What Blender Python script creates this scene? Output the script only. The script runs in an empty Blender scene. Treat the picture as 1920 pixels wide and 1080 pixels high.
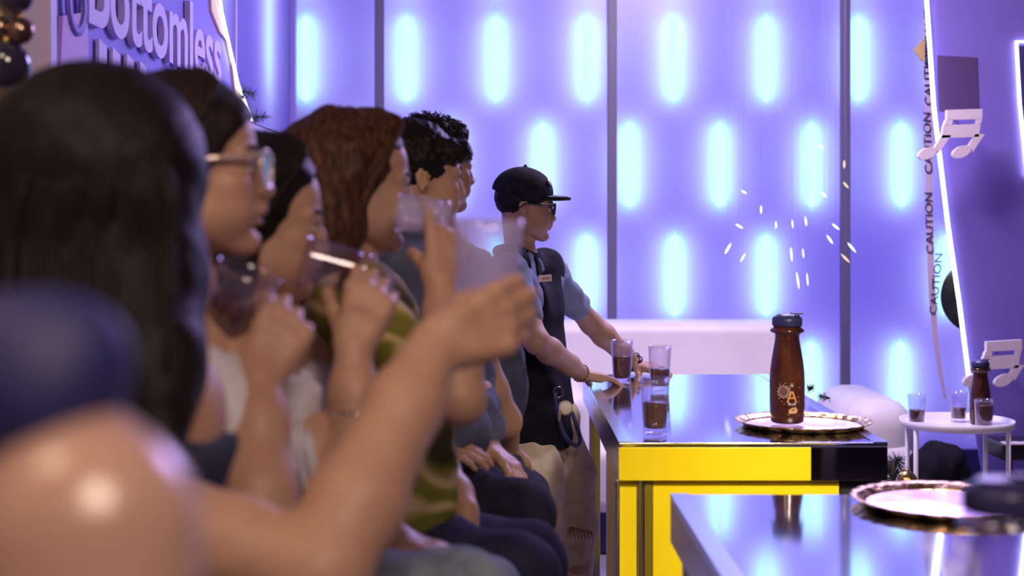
import bpy, bmesh, math, random
import numpy as np
from mathutils import Vector, Matrix
random.seed(7); rng = np.random.default_rng(7)
scene = bpy.context.scene
COL = scene.collection
# ------------------------------------------------------------ camera
F = 2667.0                      # focal length in pixels (50 mm on a 36 mm wide frame)
CX, CY, CZ = 948.0, 425.0, 1.55
cam_d = bpy.data.cameras.new('camera'); cam = bpy.data.objects.new('camera', cam_d); COL.objects.link(cam)
cam_d.lens = 50.0; cam_d.sensor_width = 36.0; cam_d.clip_start = 0.02; cam_d.clip_end = 60
cam.location = (0, 0, CZ); cam.rotation_euler = (math.pi/2, 0, 0)
cam_d.shift_x = (960-CX)/1920.0; cam_d.shift_y = -(540-CY)/1920.0
cam_d.dof.use_dof = True; cam_d.dof.focus_distance = 4.6; cam_d.dof.aperture_fstop = 2.9
scene.camera = cam
scene.view_settings.view_transform = 'Standard'; scene.view_settings.look = 'None'
scene.view_settings.exposure = 0.0; scene.view_settings.gamma = 1.0
scene.view_settings.use_curve_mapping = False
# ------------------------------------------------------------ world + lamps
w = bpy.data.worlds.new('world'); scene.world = w; w.use_nodes = True
w.node_tree.nodes['Background'].inputs[0].default_value = (0.30, 0.24, 0.55, 1)
w.node_tree.nodes['Background'].inputs[1].default_value = 0.16
def area(name, loc, target, size, power, color, size_y=None):
    l = bpy.data.lights.new(name, 'AREA'); l.energy = power; l.color = color
    l.shape = 'RECTANGLE'; l.size = size; l.size_y = size_y or size
    o = bpy.data.objects.new(name, l); COL.objects.link(o); o.location = loc
    o.rotation_euler = (Vector(target)-Vector(loc)).to_track_quat('-Z', 'Y').to_euler()
    return o
# warm ceiling downlights of the room behind the photographer; counter, sofa and violet fills are added
area('ceiling_lamp_warm', (0.6, -0.6, 3.0), (-0.1, 2.6, 1.3), 0.7, 40, (1.0, 0.76, 0.60))
sp_l = area('counter_fill_warm', (1.2, 0.6, 2.9), (0.72, 3.6, 0.80), 0.3, 4.8, (1.0, 0.86, 0.66)); sp_l.data.spread = math.radians(30)  # unseen spot added to brighten the yellow counter front
area('ceiling_lamp_warm_side', (-0.9, 0.6, 3.1), (-0.2, 2.2, 1.2), 0.5, 9, (1.0, 0.76, 0.55))
area('stage_wash_violet', (1.6, 6.3, 3.2), (0.0, 3.0, 1.3), 1.2, 95, (0.55, 0.40, 1.0))  # unseen violet fill, added to the wall's own light
area('sofa_fill', (0.9, 5.6, 3.3), (0.9, 7.1, 0.8), 0.5, 62, (1.0, 0.82, 0.92))  # unseen lamp added to make the sofa brighter
# ------------------------------------------------------------ helpers
def P(px, py, d):
    return np.array([(px-CX)/F*d, d, CZ-(py-CY)/F*d])
def nrm(v):
    v = np.asarray(v, float); return v/np.linalg.norm(v)
def V3(*a): return np.array(a, float)
def link(o, parent=None):
    COL.objects.link(o)
    if parent is not None:
        o.parent = parent; o.matrix_parent_inverse = Matrix.Translation(-Vector(parent.location)) if not parent.rotation_euler.z else parent.matrix_basis.inverted()
    return o
def tag(o, label=None, cat=None, group=None, kind=None):
    if label: o['label'] = label
    if cat: o['category'] = cat
    if group: o['group'] = group
    if kind: o['kind'] = kind
    return o
def empty(name, loc):
    o = bpy.data.objects.new(name, None); COL.objects.link(o); o.location = Vector(loc); o.empty_display_size = .05
    return o
def mesh_obj(name, verts, faces, mat=None, parent=None, smooth=True):
    me = bpy.data.meshes.new(name); me.from_pydata([tuple(v) for v in verts], [], [tuple(f) for f in faces])
    if smooth: me.polygons.foreach_set('use_smooth', [True]*len(me.polygons))
    if mat: me.materials.append(mat)
    me.update()
    return link(bpy.data.objects.new(name, me), parent)
# --- materials
def mat(name, color, rough=0.5, metal=0.0, **k):
    m = bpy.data.materials.new(name); m.use_nodes = True
    b = m.node_tree.nodes['Principled BSDF']
    b.inputs['Base Color'].default_value = (*color, 1); b.inputs['Roughness'].default_value = rough
    b.inputs['Metallic'].default_value = metal
    for kk, v in k.items():
        b.inputs[kk.replace('_', ' ')].default_value = v
    return m
def noise_color(m, c1, c2, scale=8, detail=4, stretch=(1,1,1), lo=0.35, hi=0.65, rough=None, bump=0.0, bdist=0.002):
    nt = m.node_tree; b = nt.nodes['Principled BSDF']
    tc = nt.nodes.new('ShaderNodeTexCoord'); mp = nt.nodes.new('ShaderNodeMapping'); mp.inputs['Scale'].default_value = stretch
    nz = nt.nodes.new('ShaderNodeTexNoise'); nz.inputs['Scale'].default_value = scale; nz.inputs['Detail'].default_value = detail
    cr = nt.nodes.new('ShaderNodeValToRGB'); cr.color_ramp.elements[0].position = lo; cr.color_ramp.elements[1].position = hi
    cr.color_ramp.elements[0].color = (*c1, 1); cr.color_ramp.elements[1].color = (*c2, 1)
    nt.links.new(tc.outputs['Object'], mp.inputs[0]); nt.links.new(mp.outputs[0], nz.inputs[0])
    nt.links.new(nz.outputs[0], cr.inputs[0]); nt.links.new(cr.outputs[0], b.inputs['Base Color'])
    if bump:
        bp = nt.nodes.new('ShaderNodeBump'); bp.inputs['Strength'].default_value = bump; bp.inputs['Distance'].default_value = bdist
        nt.links.new(nz.outputs[0], bp.inputs['Height']); nt.links.new(bp.outputs[0], b.inputs['Normal'])
    if rough:
        mr = nt.nodes.new('ShaderNodeMapRange'); mr.inputs[3].default_value = rough[0]; mr.inputs[4].default_value = rough[1]
        nt.links.new(nz.outputs[0], mr.inputs[0]); nt.links.new(mr.outputs[0], b.inputs['Roughness'])
    return m
def emis(name, color, strength):
    m = bpy.data.materials.new(name); m.use_nodes = True; nt = m.node_tree; nt.nodes.clear()
    e = nt.nodes.new('ShaderNodeEmission'); e.inputs[0].default_value = (*color, 1); e.inputs[1].default_value = strength
    o = nt.nodes.new('ShaderNodeOutputMaterial'); nt.links.new(e.outputs[0], o.inputs[0]); return m
def glass(name, color=(1,1,1), rough=0.02, ior=1.3):
    m = mat(name, color, rough); b = m.node_tree.nodes['Principled BSDF']
    b.inputs['Transmission Weight'].default_value = 1.0; b.inputs['IOR'].default_value = ior
    return m
def skin_mat(name, c, rough=.50, spec=.4):
    m = mat(name, c, rough); nt = m.node_tree; b = nt.nodes['Principled BSDF']
    b.inputs['Specular IOR Level'].default_value = spec
    at = nt.nodes.new('ShaderNodeAttribute'); at.attribute_name = 'tint'
    nz = nt.nodes.new('ShaderNodeTexNoise'); nz.inputs['Scale'].default_value = 45; nz.inputs['Detail'].default_value = 4
    tc = nt.nodes.new('ShaderNodeTexCoord'); nt.links.new(tc.outputs['Object'], nz.inputs[0])
    mr = nt.nodes.new('ShaderNodeMapRange'); mr.inputs[3].default_value = 0.88; mr.inputs[4].default_value = 1.1
    nt.links.new(nz.outputs[0], mr.inputs[0])
    mx = nt.nodes.new('ShaderNodeMix'); mx.data_type = 'RGBA'; mx.blend_type = 'MIX'
    mx.inputs[6].default_value = (*c, 1); mx.inputs[7].default_value = (c[0]*0.72, c[1]*0.38, c[2]*0.45, 1)
    nt.links.new(at.outputs['Fac'], mx.inputs[0])
    ml = nt.nodes.new('ShaderNodeVectorMath'); ml.operation = 'SCALE'
    nt.links.new(mx.outputs[2], ml.inputs[0]); nt.links.new(mr.outputs[0], ml.inputs['Scale'])
    nt.links.new(ml.outputs[0], b.inputs['Base Color'])
    bp = nt.nodes.new('ShaderNodeBump'); bp.inputs['Strength'].default_value = .15; bp.inputs['Distance'].default_value = .002
    nz2 = nt.nodes.new('ShaderNodeTexNoise'); nz2.inputs['Scale'].default_value = 220; nt.links.new(tc.outputs['Object'], nz2.inputs[0])
    nt.links.new(nz2.outputs[0], bp.inputs['Height']); nt.links.new(bp.outputs[0], b.inputs['Normal'])
    return m
def hair_mat(name, c1, c2, rough=0.52):
    m = mat(name, c1, rough); b = m.node_tree.nodes['Principled BSDF']
    b.inputs['Specular IOR Level'].default_value = 0.16
    noise_color(m, c1, c2, scale=170, detail=4, stretch=(1.0, 1.0, 0.05), lo=0.35, hi=0.7, bump=0.5, bdist=0.003)
    return m
def fabric(name, c1, c2=None, scale=30, bump=.3):
    m = mat(name, c1, 0.9, Specular_IOR_Level=0.15)
    noise_color(m, c1, c2 or tuple(x*1.25 for x in c1), scale=scale, detail=5, bump=bump, bdist=0.003)
    return m
M = dict(
    skin=skin_mat('skin', (0.50, 0.285, 0.20)), skin_tan=skin_mat('skin_tan', (0.37, 0.205, 0.14)),
    skin_pale=skin_mat('skin_pale', (0.52, 0.31, 0.24), .25, .9),
    hair_black=hair_mat('hair_black', (0.006, 0.005, 0.006), (0.016, 0.012, 0.012)),
    hair_dark=hair_mat('hair_dark', (0.010, 0.006, 0.008), (0.03, 0.016, 0.018)),
    hair_brown=hair_mat('hair_brown', (0.025, 0.010, 0.008), (0.11, 0.046, 0.026)),
    white=mat('white_plastic', (0.82, 0.80, 0.82), .35), chrome=mat('chrome', (.75, .75, .78), .08, 1.0),
    black=mat('black_plastic', (.012, .012, .016), .3), navy=mat('navy_plastic', (.035, .035, .13), .35),
    clear=glass('clear_plastic', (1, 1, 1), .02, 1.25), gold=mat('gold', (.9, .62, .25), .22, 1.0),
    fir=mat('fir_needles', (.008, .02, .014), .6),
)
# --- simple solids
def box_vf(c, s):
    c = np.asarray(c, float); s = np.asarray(s, float)/2
    v = [c+s*np.array([i, j, k]) for i in (-1, 1) for j in (-1, 1) for k in (-1, 1)]
    f = [(0,1,3,2),(4,6,7,5),(0,4,5,1),(2,3,7,6),(0,2,6,4),(1,5,7,3)]
    return v, f
def box(name, c, s, m, parent=None, bevel=0.0, seg=2):
    v, f = box_vf(c, s); o = mesh_obj(name, v, f, m, parent, smooth=False)
    if bevel:
        b = o.modifiers.new('bevel', 'BEVEL'); b.width = bevel; b.segments = seg
        o.data.polygons.foreach_set('use_smooth', [True]*len(o.data.polygons)); o.modifiers.new('wn', 'WEIGHTED_NORMAL')
    return o
def frame_from(t):
    t = nrm(t); a = V3(0, 0, 1) if abs(t[2]) < .9 else V3(1, 0, 0)
    u = nrm(np.cross(a, t)); return u, np.cross(t, u)
def tube_vf(pts, radii, n=10, cap=True, closed=False):
    pts = [np.asarray(p, float) for p in pts]; N = len(pts)
    if np.isscalar(radii): radii = [radii]*N
    V, Fc = [], []; u = None
    for i, p in enumerate(pts):
        t = (pts[(i+1) % N]-pts[i-1]) if closed else pts[min(i+1, N-1)]-pts[max(i-1, 0)]
        t = nrm(t)
        if u is None: u, _ = frame_from(t)
        u = nrm(u-t*np.dot(u, t)); w_ = np.cross(t, u)
        for k in range(n):
            a = 2*math.pi*k/n; V.append(p+radii[i]*(u*math.cos(a)+w_*math.sin(a)))
    for i in range(N if closed else N-1):
        for k in range(n):
            a, b = i*n+k, i*n+(k+1) % n; c = ((i+1) % N)*n+(k+1) % n; d = ((i+1) % N)*n+k
            Fc.append((a, b, c, d))
    if cap and not closed:
        Fc.append(tuple(range(n-1, -1, -1))); Fc.append(tuple((N-1)*n+k for k in range(n)))
    return V, Fc
def join_vf(parts):
    V, Fc = [], []
    for v, f in parts:
        o = len(V); V += list(v); Fc += [tuple(i+o for i in q) for q in f]
    return V, Fc
def tube(name, pts, r, m, parent=None, n=10, closed=False):
    v, f = tube_vf(pts, r, n, True, closed); return mesh_obj(name, v, f, m, parent)
def lathe_vf(prof, n=48, c=(0, 0, 0), R=None, wob=None):
    """prof: list of (r, z); R: 3x3 matrix for the axis orientation"""
    V, Fc = [], []; N = len(prof); c = np.asarray(c, float); R = np.eye(3) if R is None else R
    for i, (r, z) in enumerate(prof):
        for k in range(n):
            a = 2*math.pi*k/n; rr = r*(1+(wob(a, i) if wob else 0))
            V.append(c+R@np.array([rr*math.cos(a), rr*math.sin(a), z]))
    for i in range(N-1):
        for k in range(n):
            Fc.append((i*n+k, i*n+(k+1) % n, (i+1)*n+(k+1) % n, (i+1)*n+k))
    if prof[0] == prof[-1]: return V, Fc
    if prof[0][0] > 1e-6 : Fc.append(tuple(range(n-1, -1, -1)))
    if prof[-1][0] > 1e-6: Fc.append(tuple((N-1)*n+k for k in range(n)))
    return V, Fc
def lathe(name, prof, m, parent=None, n=48, c=(0,0,0), R=None, wob=None):
    v, f = lathe_vf(prof, n, c, R, wob); return mesh_obj(name, v, f, m, parent)
def shell_prof(outer, t):
    """closed wall profile of thickness t from an outer profile, bottom to top, then back down inside"""
    return outer+[(max(r-t, 0.0005), z) for r, z in reversed(outer)]
def axis_R(z, x=None):
    z = nrm(z); u, v = frame_from(z)
    if x is not None:
        u = nrm(np.asarray(x)-z*np.dot(x, z)); v = np.cross(z, u)
    return np.column_stack([u, v, z])
def prism_vf(poly, origin, ex, ey, thick):
    """polygon (2D list) extruded by thick along ex x ey"""
    ex = nrm(ex); ey = nrm(ey); ez = np.cross(ex, ey); o = np.asarray(origin, float); n = len(poly)
    V = [o+ex*x+ey*y for x, y in poly]+[o+ex*x+ey*y+ez*thick for x, y in poly]
    Fc = [tuple(range(n-1, -1, -1)), tuple(range(n, 2*n))]+[(i, (i+1) % n, n+(i+1) % n, n+i) for i in range(n)]
    return V, Fc
def prism(name, poly, origin, ex, ey, thick, m, parent=None):
    v, f = prism_vf(poly, origin, ex, ey, thick); return mesh_obj(name, v, f, m, parent, smooth=False)
def text_obj(name, body, origin, ex, ey, size, m, parent=None, extrude=.004, sx=1.0, offset=0.0, align='LEFT'):
    c = bpy.data.curves.new(name, 'FONT'); c.body = body; c.size = size; c.extrude = extrude; c.offset = offset; c.align_x = align
    t = bpy.data.objects.new(name, c); COL.objects.link(t)
    dg = bpy.context.evaluated_depsgraph_get(); me = bpy.data.meshes.new_from_object(t.evaluated_get(dg))
    COL.objects.unlink(t); bpy.data.objects.remove(t)
    ex = nrm(ex); ey = nrm(ey); ez = np.cross(ex, ey)
    n = len(me.vertices); co = np.empty(n*3); me.vertices.foreach_get('co', co); co = co.reshape(-1, 3)
    co = np.asarray(origin)+co[:, :1]*ex*sx+co[:, 1:2]*ey+co[:, 2:3]*ez
    me.vertices.foreach_set('co', co.ravel()); me.materials.clear(); me.materials.append(m); me.update()
    return link(bpy.data.objects.new(name, me), parent)
# ------------------------------------------------------------ organic surfaces from blended round cones and ellipsoids
class Organic:
    def __init__(s, h=0.004, off=0.0): s.h = h; s.ops = []; s.off = off
    def cone(s, a, b, ra, rb=None, k=.012, sub=False, ch=0):
        a = np.asarray(a, float); b = np.asarray(b, float); rb = ra if rb is None else rb
        if not sub: ra += s.off; rb += s.off
        r = max(ra, rb); s.ops.append(('c', (a, b, ra, rb), k, sub, np.minimum(a, b)-r, np.maximum(a, b)+r, ch)); return s
    def chain(s, pts, radii, k=.012, ch=0):
        for i in range(len(pts)-1): s.cone(pts[i], pts[i+1], radii[i], radii[i+1], k, ch=ch)
        return s
    def ell(s, c, r, R=None, k=.012, sub=False, ch=0):
        c = np.asarray(c, float); r = np.asarray(r, float); R = np.eye(3) if R is None else R
        if not sub: r = r+s.off
        e = np.sqrt(((R*r[None, :])**2).sum(1)); s.ops.append(('e', (c, r, R), k, sub, c-e, c+e, ch)); return s
    def half(s, p, n, k=.001):       # keep the side the normal points away from
        s.ops.append(('h', (np.asarray(p, float), nrm(n)), k, True, None, None, 0)); return s
    def build(s, name, m, parent=None, disp=None, tint=None, relax=1):
        h = s.h; add = [o for o in s.ops if not o[3]]
        lo = np.min([o[4] for o in add], 0)-3*h-.004; hi = np.max([o[5] for o in add], 0)+3*h+.004
        n = np.ceil((hi-lo)/h).astype(int)+1
        ax = [lo[i]+h*np.arange(n[i]) for i in range(3)]
        Fd = np.full(n, 0.04, np.float32)
        for typ, pr, k, sub, blo, bhi, ch in s.ops:
            if typ == 'h':
                p, nn = pr
                d = (ax[0][:, None, None]-p[0])*nn[0]+(ax[1][None, :, None]-p[1])*nn[1]+(ax[2][None, None, :]-p[2])*nn[2]
                np.maximum(Fd, d.astype(np.float32), out=Fd); continue
            pad = 0.04+k if not sub else k+.01
            i0 = np.clip(np.floor((blo-pad-lo)/h).astype(int), 0, n); i1 = np.clip(np.ceil((bhi+pad-lo)/h).astype(int)+1, 0, n)
            if np.any(i1 <= i0): continue
            X = ax[0][i0[0]:i1[0]].astype(np.float32)[:, None, None]; Y = ax[1][i0[1]:i1[1]].astype(np.float32)[None, :, None]; Z = ax[2][i0[2]:i1[2]].astype(np.float32)[None, None, :]
            if typ == 'c':
                a, b, ra, rb = pr; ba = b-a; l2 = max(float(ba@ba), 1e-10)
                px, py, pz = X-a[0], Y-a[1], Z-a[2]
                t = np.clip((px*ba[0]+py*ba[1]+pz*ba[2])/l2, 0, 1)
                d = np.sqrt((px-t*ba[0])**2+(py-t*ba[1])**2+(pz-t*ba[2])**2)-(ra+(rb-ra)*t)
            else:
                c, r, R = pr; px, py, pz = X-c[0], Y-c[1], Z-c[2]
                q = [px*R[0, j]+py*R[1, j]+pz*R[2, j] for j in range(3)]
                k0 = np.sqrt(sum((q[j]/r[j])**2 for j in range(3)))
                k1 = np.sqrt(sum((q[j]/r[j]**2)**2 for j in range(3)))+1e-9
                d = k0*(k0-1)/k1
            d = np.clip(d, -0.06, 0.06)
            S = Fd[i0[0]:i1[0], i0[1]:i1[1], i0[2]:i1[2]]
            if sub:
                hh = np.clip(0.5-0.5*(S+d)/k, 0, 1); S[...] = S*(1-hh)-d*hh+k*hh*(1-hh)
            else:
                hh = np.clip(0.5+0.5*(d-S)/k, 0, 1); S[...] = d*(1-hh)+S*hh-k*hh*(1-hh)
        V, Q = surface_nets(Fd, h, lo, relax)
        if disp is not None:
            # normals from the field gradient
            g = grad(Fd, V, h, lo); V = V+g*disp(V)[:, None]
        me = bpy.data.meshes.new(name)
        me.vertices.add(len(V)); me.vertices.foreach_set('co', V.astype(np.float32).ravel())
        me.loops.add(len(Q)*4); me.loops.foreach_set('vertex_index', Q.ravel().astype(np.int32))
        me.polygons.add(len(Q)); me.polygons.foreach_set('loop_start', np.arange(0, 4*len(Q), 4, dtype=np.int32))
        me.polygons.foreach_set('use_smooth', np.ones(len(Q), bool))
        me.materials.append(m); me.update(calc_edges=True)
        a = me.attributes.new('tint', 'FLOAT', 'POINT')
        a.data.foreach_set('value', (tint(V) if tint is not None else np.zeros(len(V))).astype(np.float32))
        return link(bpy.data.objects.new(name, me), parent)
def grad(Fd, V, h, lo):
    idx = np.clip(np.round((V-lo)/h).astype(int), 1, np.array(Fd.shape)-2); i, j, k = idx.T
    g = np.stack([Fd[i+1, j, k]-Fd[i-1, j, k], Fd[i, j+1, k]-Fd[i, j-1, k], Fd[i, j, k+1]-Fd[i, j, k-1]], 1).astype(float)
    return g/(np.linalg.norm(g, axis=1, keepdims=True)+1e-9)
def surface_nets(Fd, h, lo, relax=1):
    ins = Fd < 0; nx, ny, nz = Fd.shape
    cnt = np.zeros((nx-1, ny-1, nz-1), np.int8)
    for a in (0, 1):
        for b in (0, 1):
            for c in (0, 1): cnt += ins[a:nx-1+a, b:ny-1+b, c:nz-1+c]
    act = (cnt > 0) & (cnt < 8); I, J, K = np.nonzero(act); n = len(I)
    vid = np.full(act.shape, -1, np.int32); vid[I, J, K] = np.arange(n)
    corners = [(a, b, c) for a in (0, 1) for b in (0, 1) for c in (0, 1)]
    fv = {c: Fd[I+c[0], J+c[1], K+c[2]].astype(float) for c in corners}
    acc = np.zeros((n, 3)); m = np.zeros(n)
    for c in corners:
        for ax in range(3):
            if c[ax] == 0:
                e = list(c); e[ax] = 1; e = tuple(e); f0, f1 = fv[c], fv[e]; cr = (f0 < 0) != (f1 < 0)
                t = np.where(cr, f0/np.where(cr, f0-f1, 1), 0)
                p = np.tile(np.array(c, float), (n, 1)); p[:, ax] += t
                acc += p*cr[:, None]; m += cr
    V = lo+h*(np.stack([I, J, K], 1)+acc/m[:, None])
    quads = []
    for ax in range(3):
        o = [1, 2] if ax == 0 else ([2, 0] if ax == 1 else [0, 1])
        sl0 = [slice(None)]*3; sl1 = [slice(None)]*3; sl0[ax] = slice(0, -1); sl1[ax] = slice(1, None)
        A = ins[tuple(sl0)]; B = ins[tuple(sl1)]
        E = np.argwhere(A != B); E = E[(E[:, o[0]] > 0) & (E[:, o[1]] > 0) & (E[:, o[0]] < Fd.shape[o[0]]-1) & (E[:, o[1]] < Fd.shape[o[1]]-1)]
        du = np.zeros(3, int); dv = np.zeros(3, int); du[o[0]] = 1; dv[o[1]] = 1
        q = np.stack([vid[tuple((E-du-dv).T)], vid[tuple((E-dv).T)], vid[tuple(E.T)], vid[tuple((E-du).T)]], 1)
        flip = A[tuple(E.T)]
        q = np.where(flip[:, None], q, q[:, ::-1]); quads.append(q)
    Q = np.concatenate(quads); Q = Q[(Q >= 0).all(1)]
    for _ in range(relax):
        s = np.zeros_like(V); c = np.zeros(len(V))
        for a, b in ((0, 1), (1, 2), (2, 3), (3, 0)):
            for x, y in ((a, b), (b, a)):
                for d in range(3): s[:, d] += np.bincount(Q[:, x], V[Q[:, y], d], len(V))
                c += np.bincount(Q[:, x], minlength=len(V))
        V = V*.45+.55*s/np.maximum(c, 1)[:, None]
    return V, Q
def wrinkle(amp, scale, seed=0):
    r = np.random.default_rng(seed); ks = r.normal(size=(14, 3))*scale; ph = r.uniform(0, 6.28, 14)
    def f(V):
        s = np.zeros(len(V))
        for k, p in zip(ks, ph): s += np.sin(V@k+p+1.5*np.sin(V@k[[1, 2, 0]]*.5))
        return amp*s/4
    return f
# ============================================================ THE SETTING
WY = 7.7                                     # plane of the backlit wall
def wz(py): return CZ-(py-CY)*WY/F
def wx(px): return (px-CX)*WY/F
def struct(o): o['kind'] = 'structure'; return o
m_floor = mat('polished_floor', (.32, .28, .34), .22)
noise_color(m_floor, (.27, .24, .30), (.36, .32, .38), scale=2.5, detail=6, rough=(.15, .35))
struct(box('floor', (0, 3.0, -.05), (7.0, 12.0, .1), m_floor))
m_dark = mat('dark_wall_paint', (.10, .08, .12), .8); noise_color(m_dark, (.09, .07, .11), (.12, .10, .14), scale=4)
struct(box('wall_behind_camera', (0, -3.05, 1.9), (7.0, .1, 3.8), m_dark))
struct(box('wall_right', (3.55, 2.6, 1.9), (.1, 11.2, 3.8), m_dark))
struct(box('ceiling', (0, 3.0, 3.85), (7.0, 12.0, .1), m_dark))
m_beige = mat('beige_wall_paint', (.55, .42, .30), .8); noise_color(m_beige, (.50, .38, .28), (.60, .46, .33), scale=3)
struct(box('wall_left_plain', (-1.26, .9, 1.9), (.1, 7.8, 3.8), m_beige))
# translucent diffuser sheet
m_diff = bpy.data.materials.new('diffuser_sheet'); m_diff.use_nodes = True
nt = m_diff.node_tree; nt.nodes.clear()
tr = nt.nodes.new('ShaderNodeBsdfTranslucent'); tr.inputs[0].default_value = (.86, .84, .92, 1)
gl = nt.nodes.new('ShaderNodeBsdfGlossy'); gl.inputs[1].default_value = .35; gl.inputs[0].default_value = (.8, .8, .9, 1)
mx = nt.nodes.new('ShaderNodeMixShader'); mx.inputs[0].default_value = .04; out = nt.nodes.new('ShaderNodeOutputMaterial')
nt.links.new(tr.outputs[0], mx.inputs[1]); nt.links.new(gl.outputs[0], mx.inputs[2]); nt.links.new(mx.outputs[0], out.inputs[0])
m_tube = emis('led_tube', (.26, .88, 1.0), 6.0)
m_lamp = emis('frosted_lamp', (.66, 1.0, 1.0), 1.1)
m_strip = emis('led_side_strip', (.72, .40, 1.0), 2.0)  # glow added behind the tubes for their lavender halo
m_board = emis('led_backboard', (.20, .11, 1.0), .92)
m_mull = mat('mullion_violet_grey', (.13, .11, .24), .5)
zt, zb = 3.8, wz(842)
def sheet(name, a, b, c, d, m): return mesh_obj(name, [a, b, c, d], [(0, 1, 2, 3)], m, None, False)
# back wall panels between the mullions
edges = [wx(548), wx(712), wx(1147), wx(1583), wx(2018), 3.5]
for i in range(5):
    x0, x1 = edges[i], edges[i+1]
    struct(box('wall_back', ((x0+x1)/2, WY+.004, (zt+zb)/2), (x1-x0-.001, .006, zt-zb), m_diff))
for x in edges[1:5]:
    struct(box('trim_1', (x, WY-.02, (zt+zb)/2), (.05, .04, zt-zb), m_mull, bevel=.004))
m_pl = mat('plinth_navy', (.02, .016, .11), .45)
struct(box('baseboard_back', (1.15, WY, zb/2), (4.66, .06, zb-.002), m_pl))
LB = struct(sheet('wall_lightbox_back', (wx(540), WY+.34, 0.2), (3.5, WY+.34, 0.2), (3.5, WY+.34, zt), (wx(540), WY+.34, zt), m_board))
# individual tubes with added halo strips, measured rows
rows = [(-195, 5, [568, 762, 930, 1100, 1262, 1437, 1608, 1778]), (12, 208, [574, 762, 930, 1100, 1262, 1437, 1610, 1778, 1950, 2120]),
        (212, 406, [685, 845, 1018, 1180, 1350, 1522, 1690, 1860, 2030]), (422, 610, [762, 930, 1100, 1265, 1437, 1776, 1950]),
        (622, 812, [845, 1018, 1190, 1350, 1520, 1688, 1860])]
RN = {12: 'top', 212: 'second', 422: 'third', 622: 'lowest'}
ORD = ['first', 'second', 'third', 'fourth', 'fifth', 'sixth', 'seventh']
vis = {12: [574, 762, 930, 1100, 1262, 1437, 1610], 212: [685, 845, 1018, 1180, 1350, 1522, 1690], 422: [1100, 1265, 1437, 1776], 622: [1520, 1688]}
for t_, b_, xs in rows:
    for px in xs:
        x = wx(px); z1, z0 = wz(t_+22), wz(b_-22)
        v1, f1 = tube_vf([(x, WY+.052, z0), (x, WY+.052, z1)], .026, 8); mesh_obj('rear_tube', v1, f1, m_tube, LB)
        box('rear_strip', (x, WY+.16, (z0+z1)/2), (.15, .006, z1-z0+.06), m_strip, LB)  # added glow for the lavender halo of the tubes
        if px in vis.get(t_, []):
            k = vis[t_].index(px); n = len(vis[t_])
            T = empty('light_tube', (x, WY, z0))
            tag(T, 'glowing cyan light tube, %s from left in the %s row of the wall' % (ORD[k], RN[t_]), 'light tube', 'staggered light tubes of the backlit wall')
            g0 = [(.024*math.cos(t), .024*math.sin(t)) for t in np.linspace(0, math.pi, 9)]
            pl = [(x+a_, z1-.012+b_2) for a_, b_2 in g0]+[(x-a_, z0+.012-b_2) for a_, b_2 in g0]
            prism('frosted_lamp', pl[::-1], (0, WY-.003, 0), (1, 0, 0), (0, 0, 1), -.004, m_lamp, T)
            for zz_ in (z0-.024, z1+.024): box('lamp_clip', (x, WY-.002, zz_), (.008, .006, .004), m_lamp, T)
# left return wall, backlit, seen at a slant
LX = wx(548)
struct(box('wall_left', (LX-.004, 6.33, (3.8+2.03)/2), (.006, 2.70, 1.77), m_diff))
struct(box('wall_left_lower', (LX-.02, 6.33, 1.01), (.04, 2.70, 2.02), mat('wall_left_violet', (.45, .38, .75), .6)))
LL = struct(sheet('wall_lightbox_left', (LX-.30, 5.0, 1.9), (LX-.30, 7.66, 1.9), (LX-.30, 7.66, zt), (LX-.30, 5.0, zt), m_board))
for y in (5.6, 6.95):
    box('rear_strip', (LX-.24, y, 2.75), (.006, .32, 1.2), m_strip, LL)  # added glow for the lavender halo of the tubes
    v1, f1 = tube_vf([(LX-.15, y, 2.2), (LX-.15, y, 3.05)], .03, 8); mesh_obj('rear_tube', v1, f1, m_tube, LL)
struct(box('trim_2', (LX+.004, 6.05, 2.9), (.012, .03, 1.8), mat('trim_lavender', (.55, .45, .9), .5)))
struct(box('trim_3', (LX+.01, 7.66, 2.9), (.03, .06, 1.8), mat('trim_edge', (.35, .28, .8), .5)))
# ============================================================ PEOPLE
UP = V3(0, 0, 1)
def rotm(axis, a):
    axis = nrm(axis); c, s = math.cos(a), math.sin(a); x, y, z = axis
    return np.array([[c+x*x*(1-c), x*y*(1-c)-z*s, x*z*(1-c)+y*s], [y*x*(1-c)+z*s, c+y*y*(1-c), y*z*(1-c)-x*s], [z*x*(1-c)-y*s, z*y*(1-c)+x*s, c+z*z*(1-c)]])
class Head:
    """head frame: +x the way the face looks, +y the person's left, +z up; origin between the ears at eye height"""
    def __init__(s, o, yaw, pitch=0, roll=0, sc=1.0):
        s.o = np.asarray(o, float); s.sc = sc
        s.R = rotm(UP, math.radians(yaw))@rotm((0, 1, 0), math.radians(pitch))@rotm((1, 0, 0), math.radians(roll))
    def w(s, x, y, z): return s.o+s.R@(np.array([x, y, z])*s.sc)
    def inv(s, V): return ((V-s.o)@s.R)/s.sc
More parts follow.
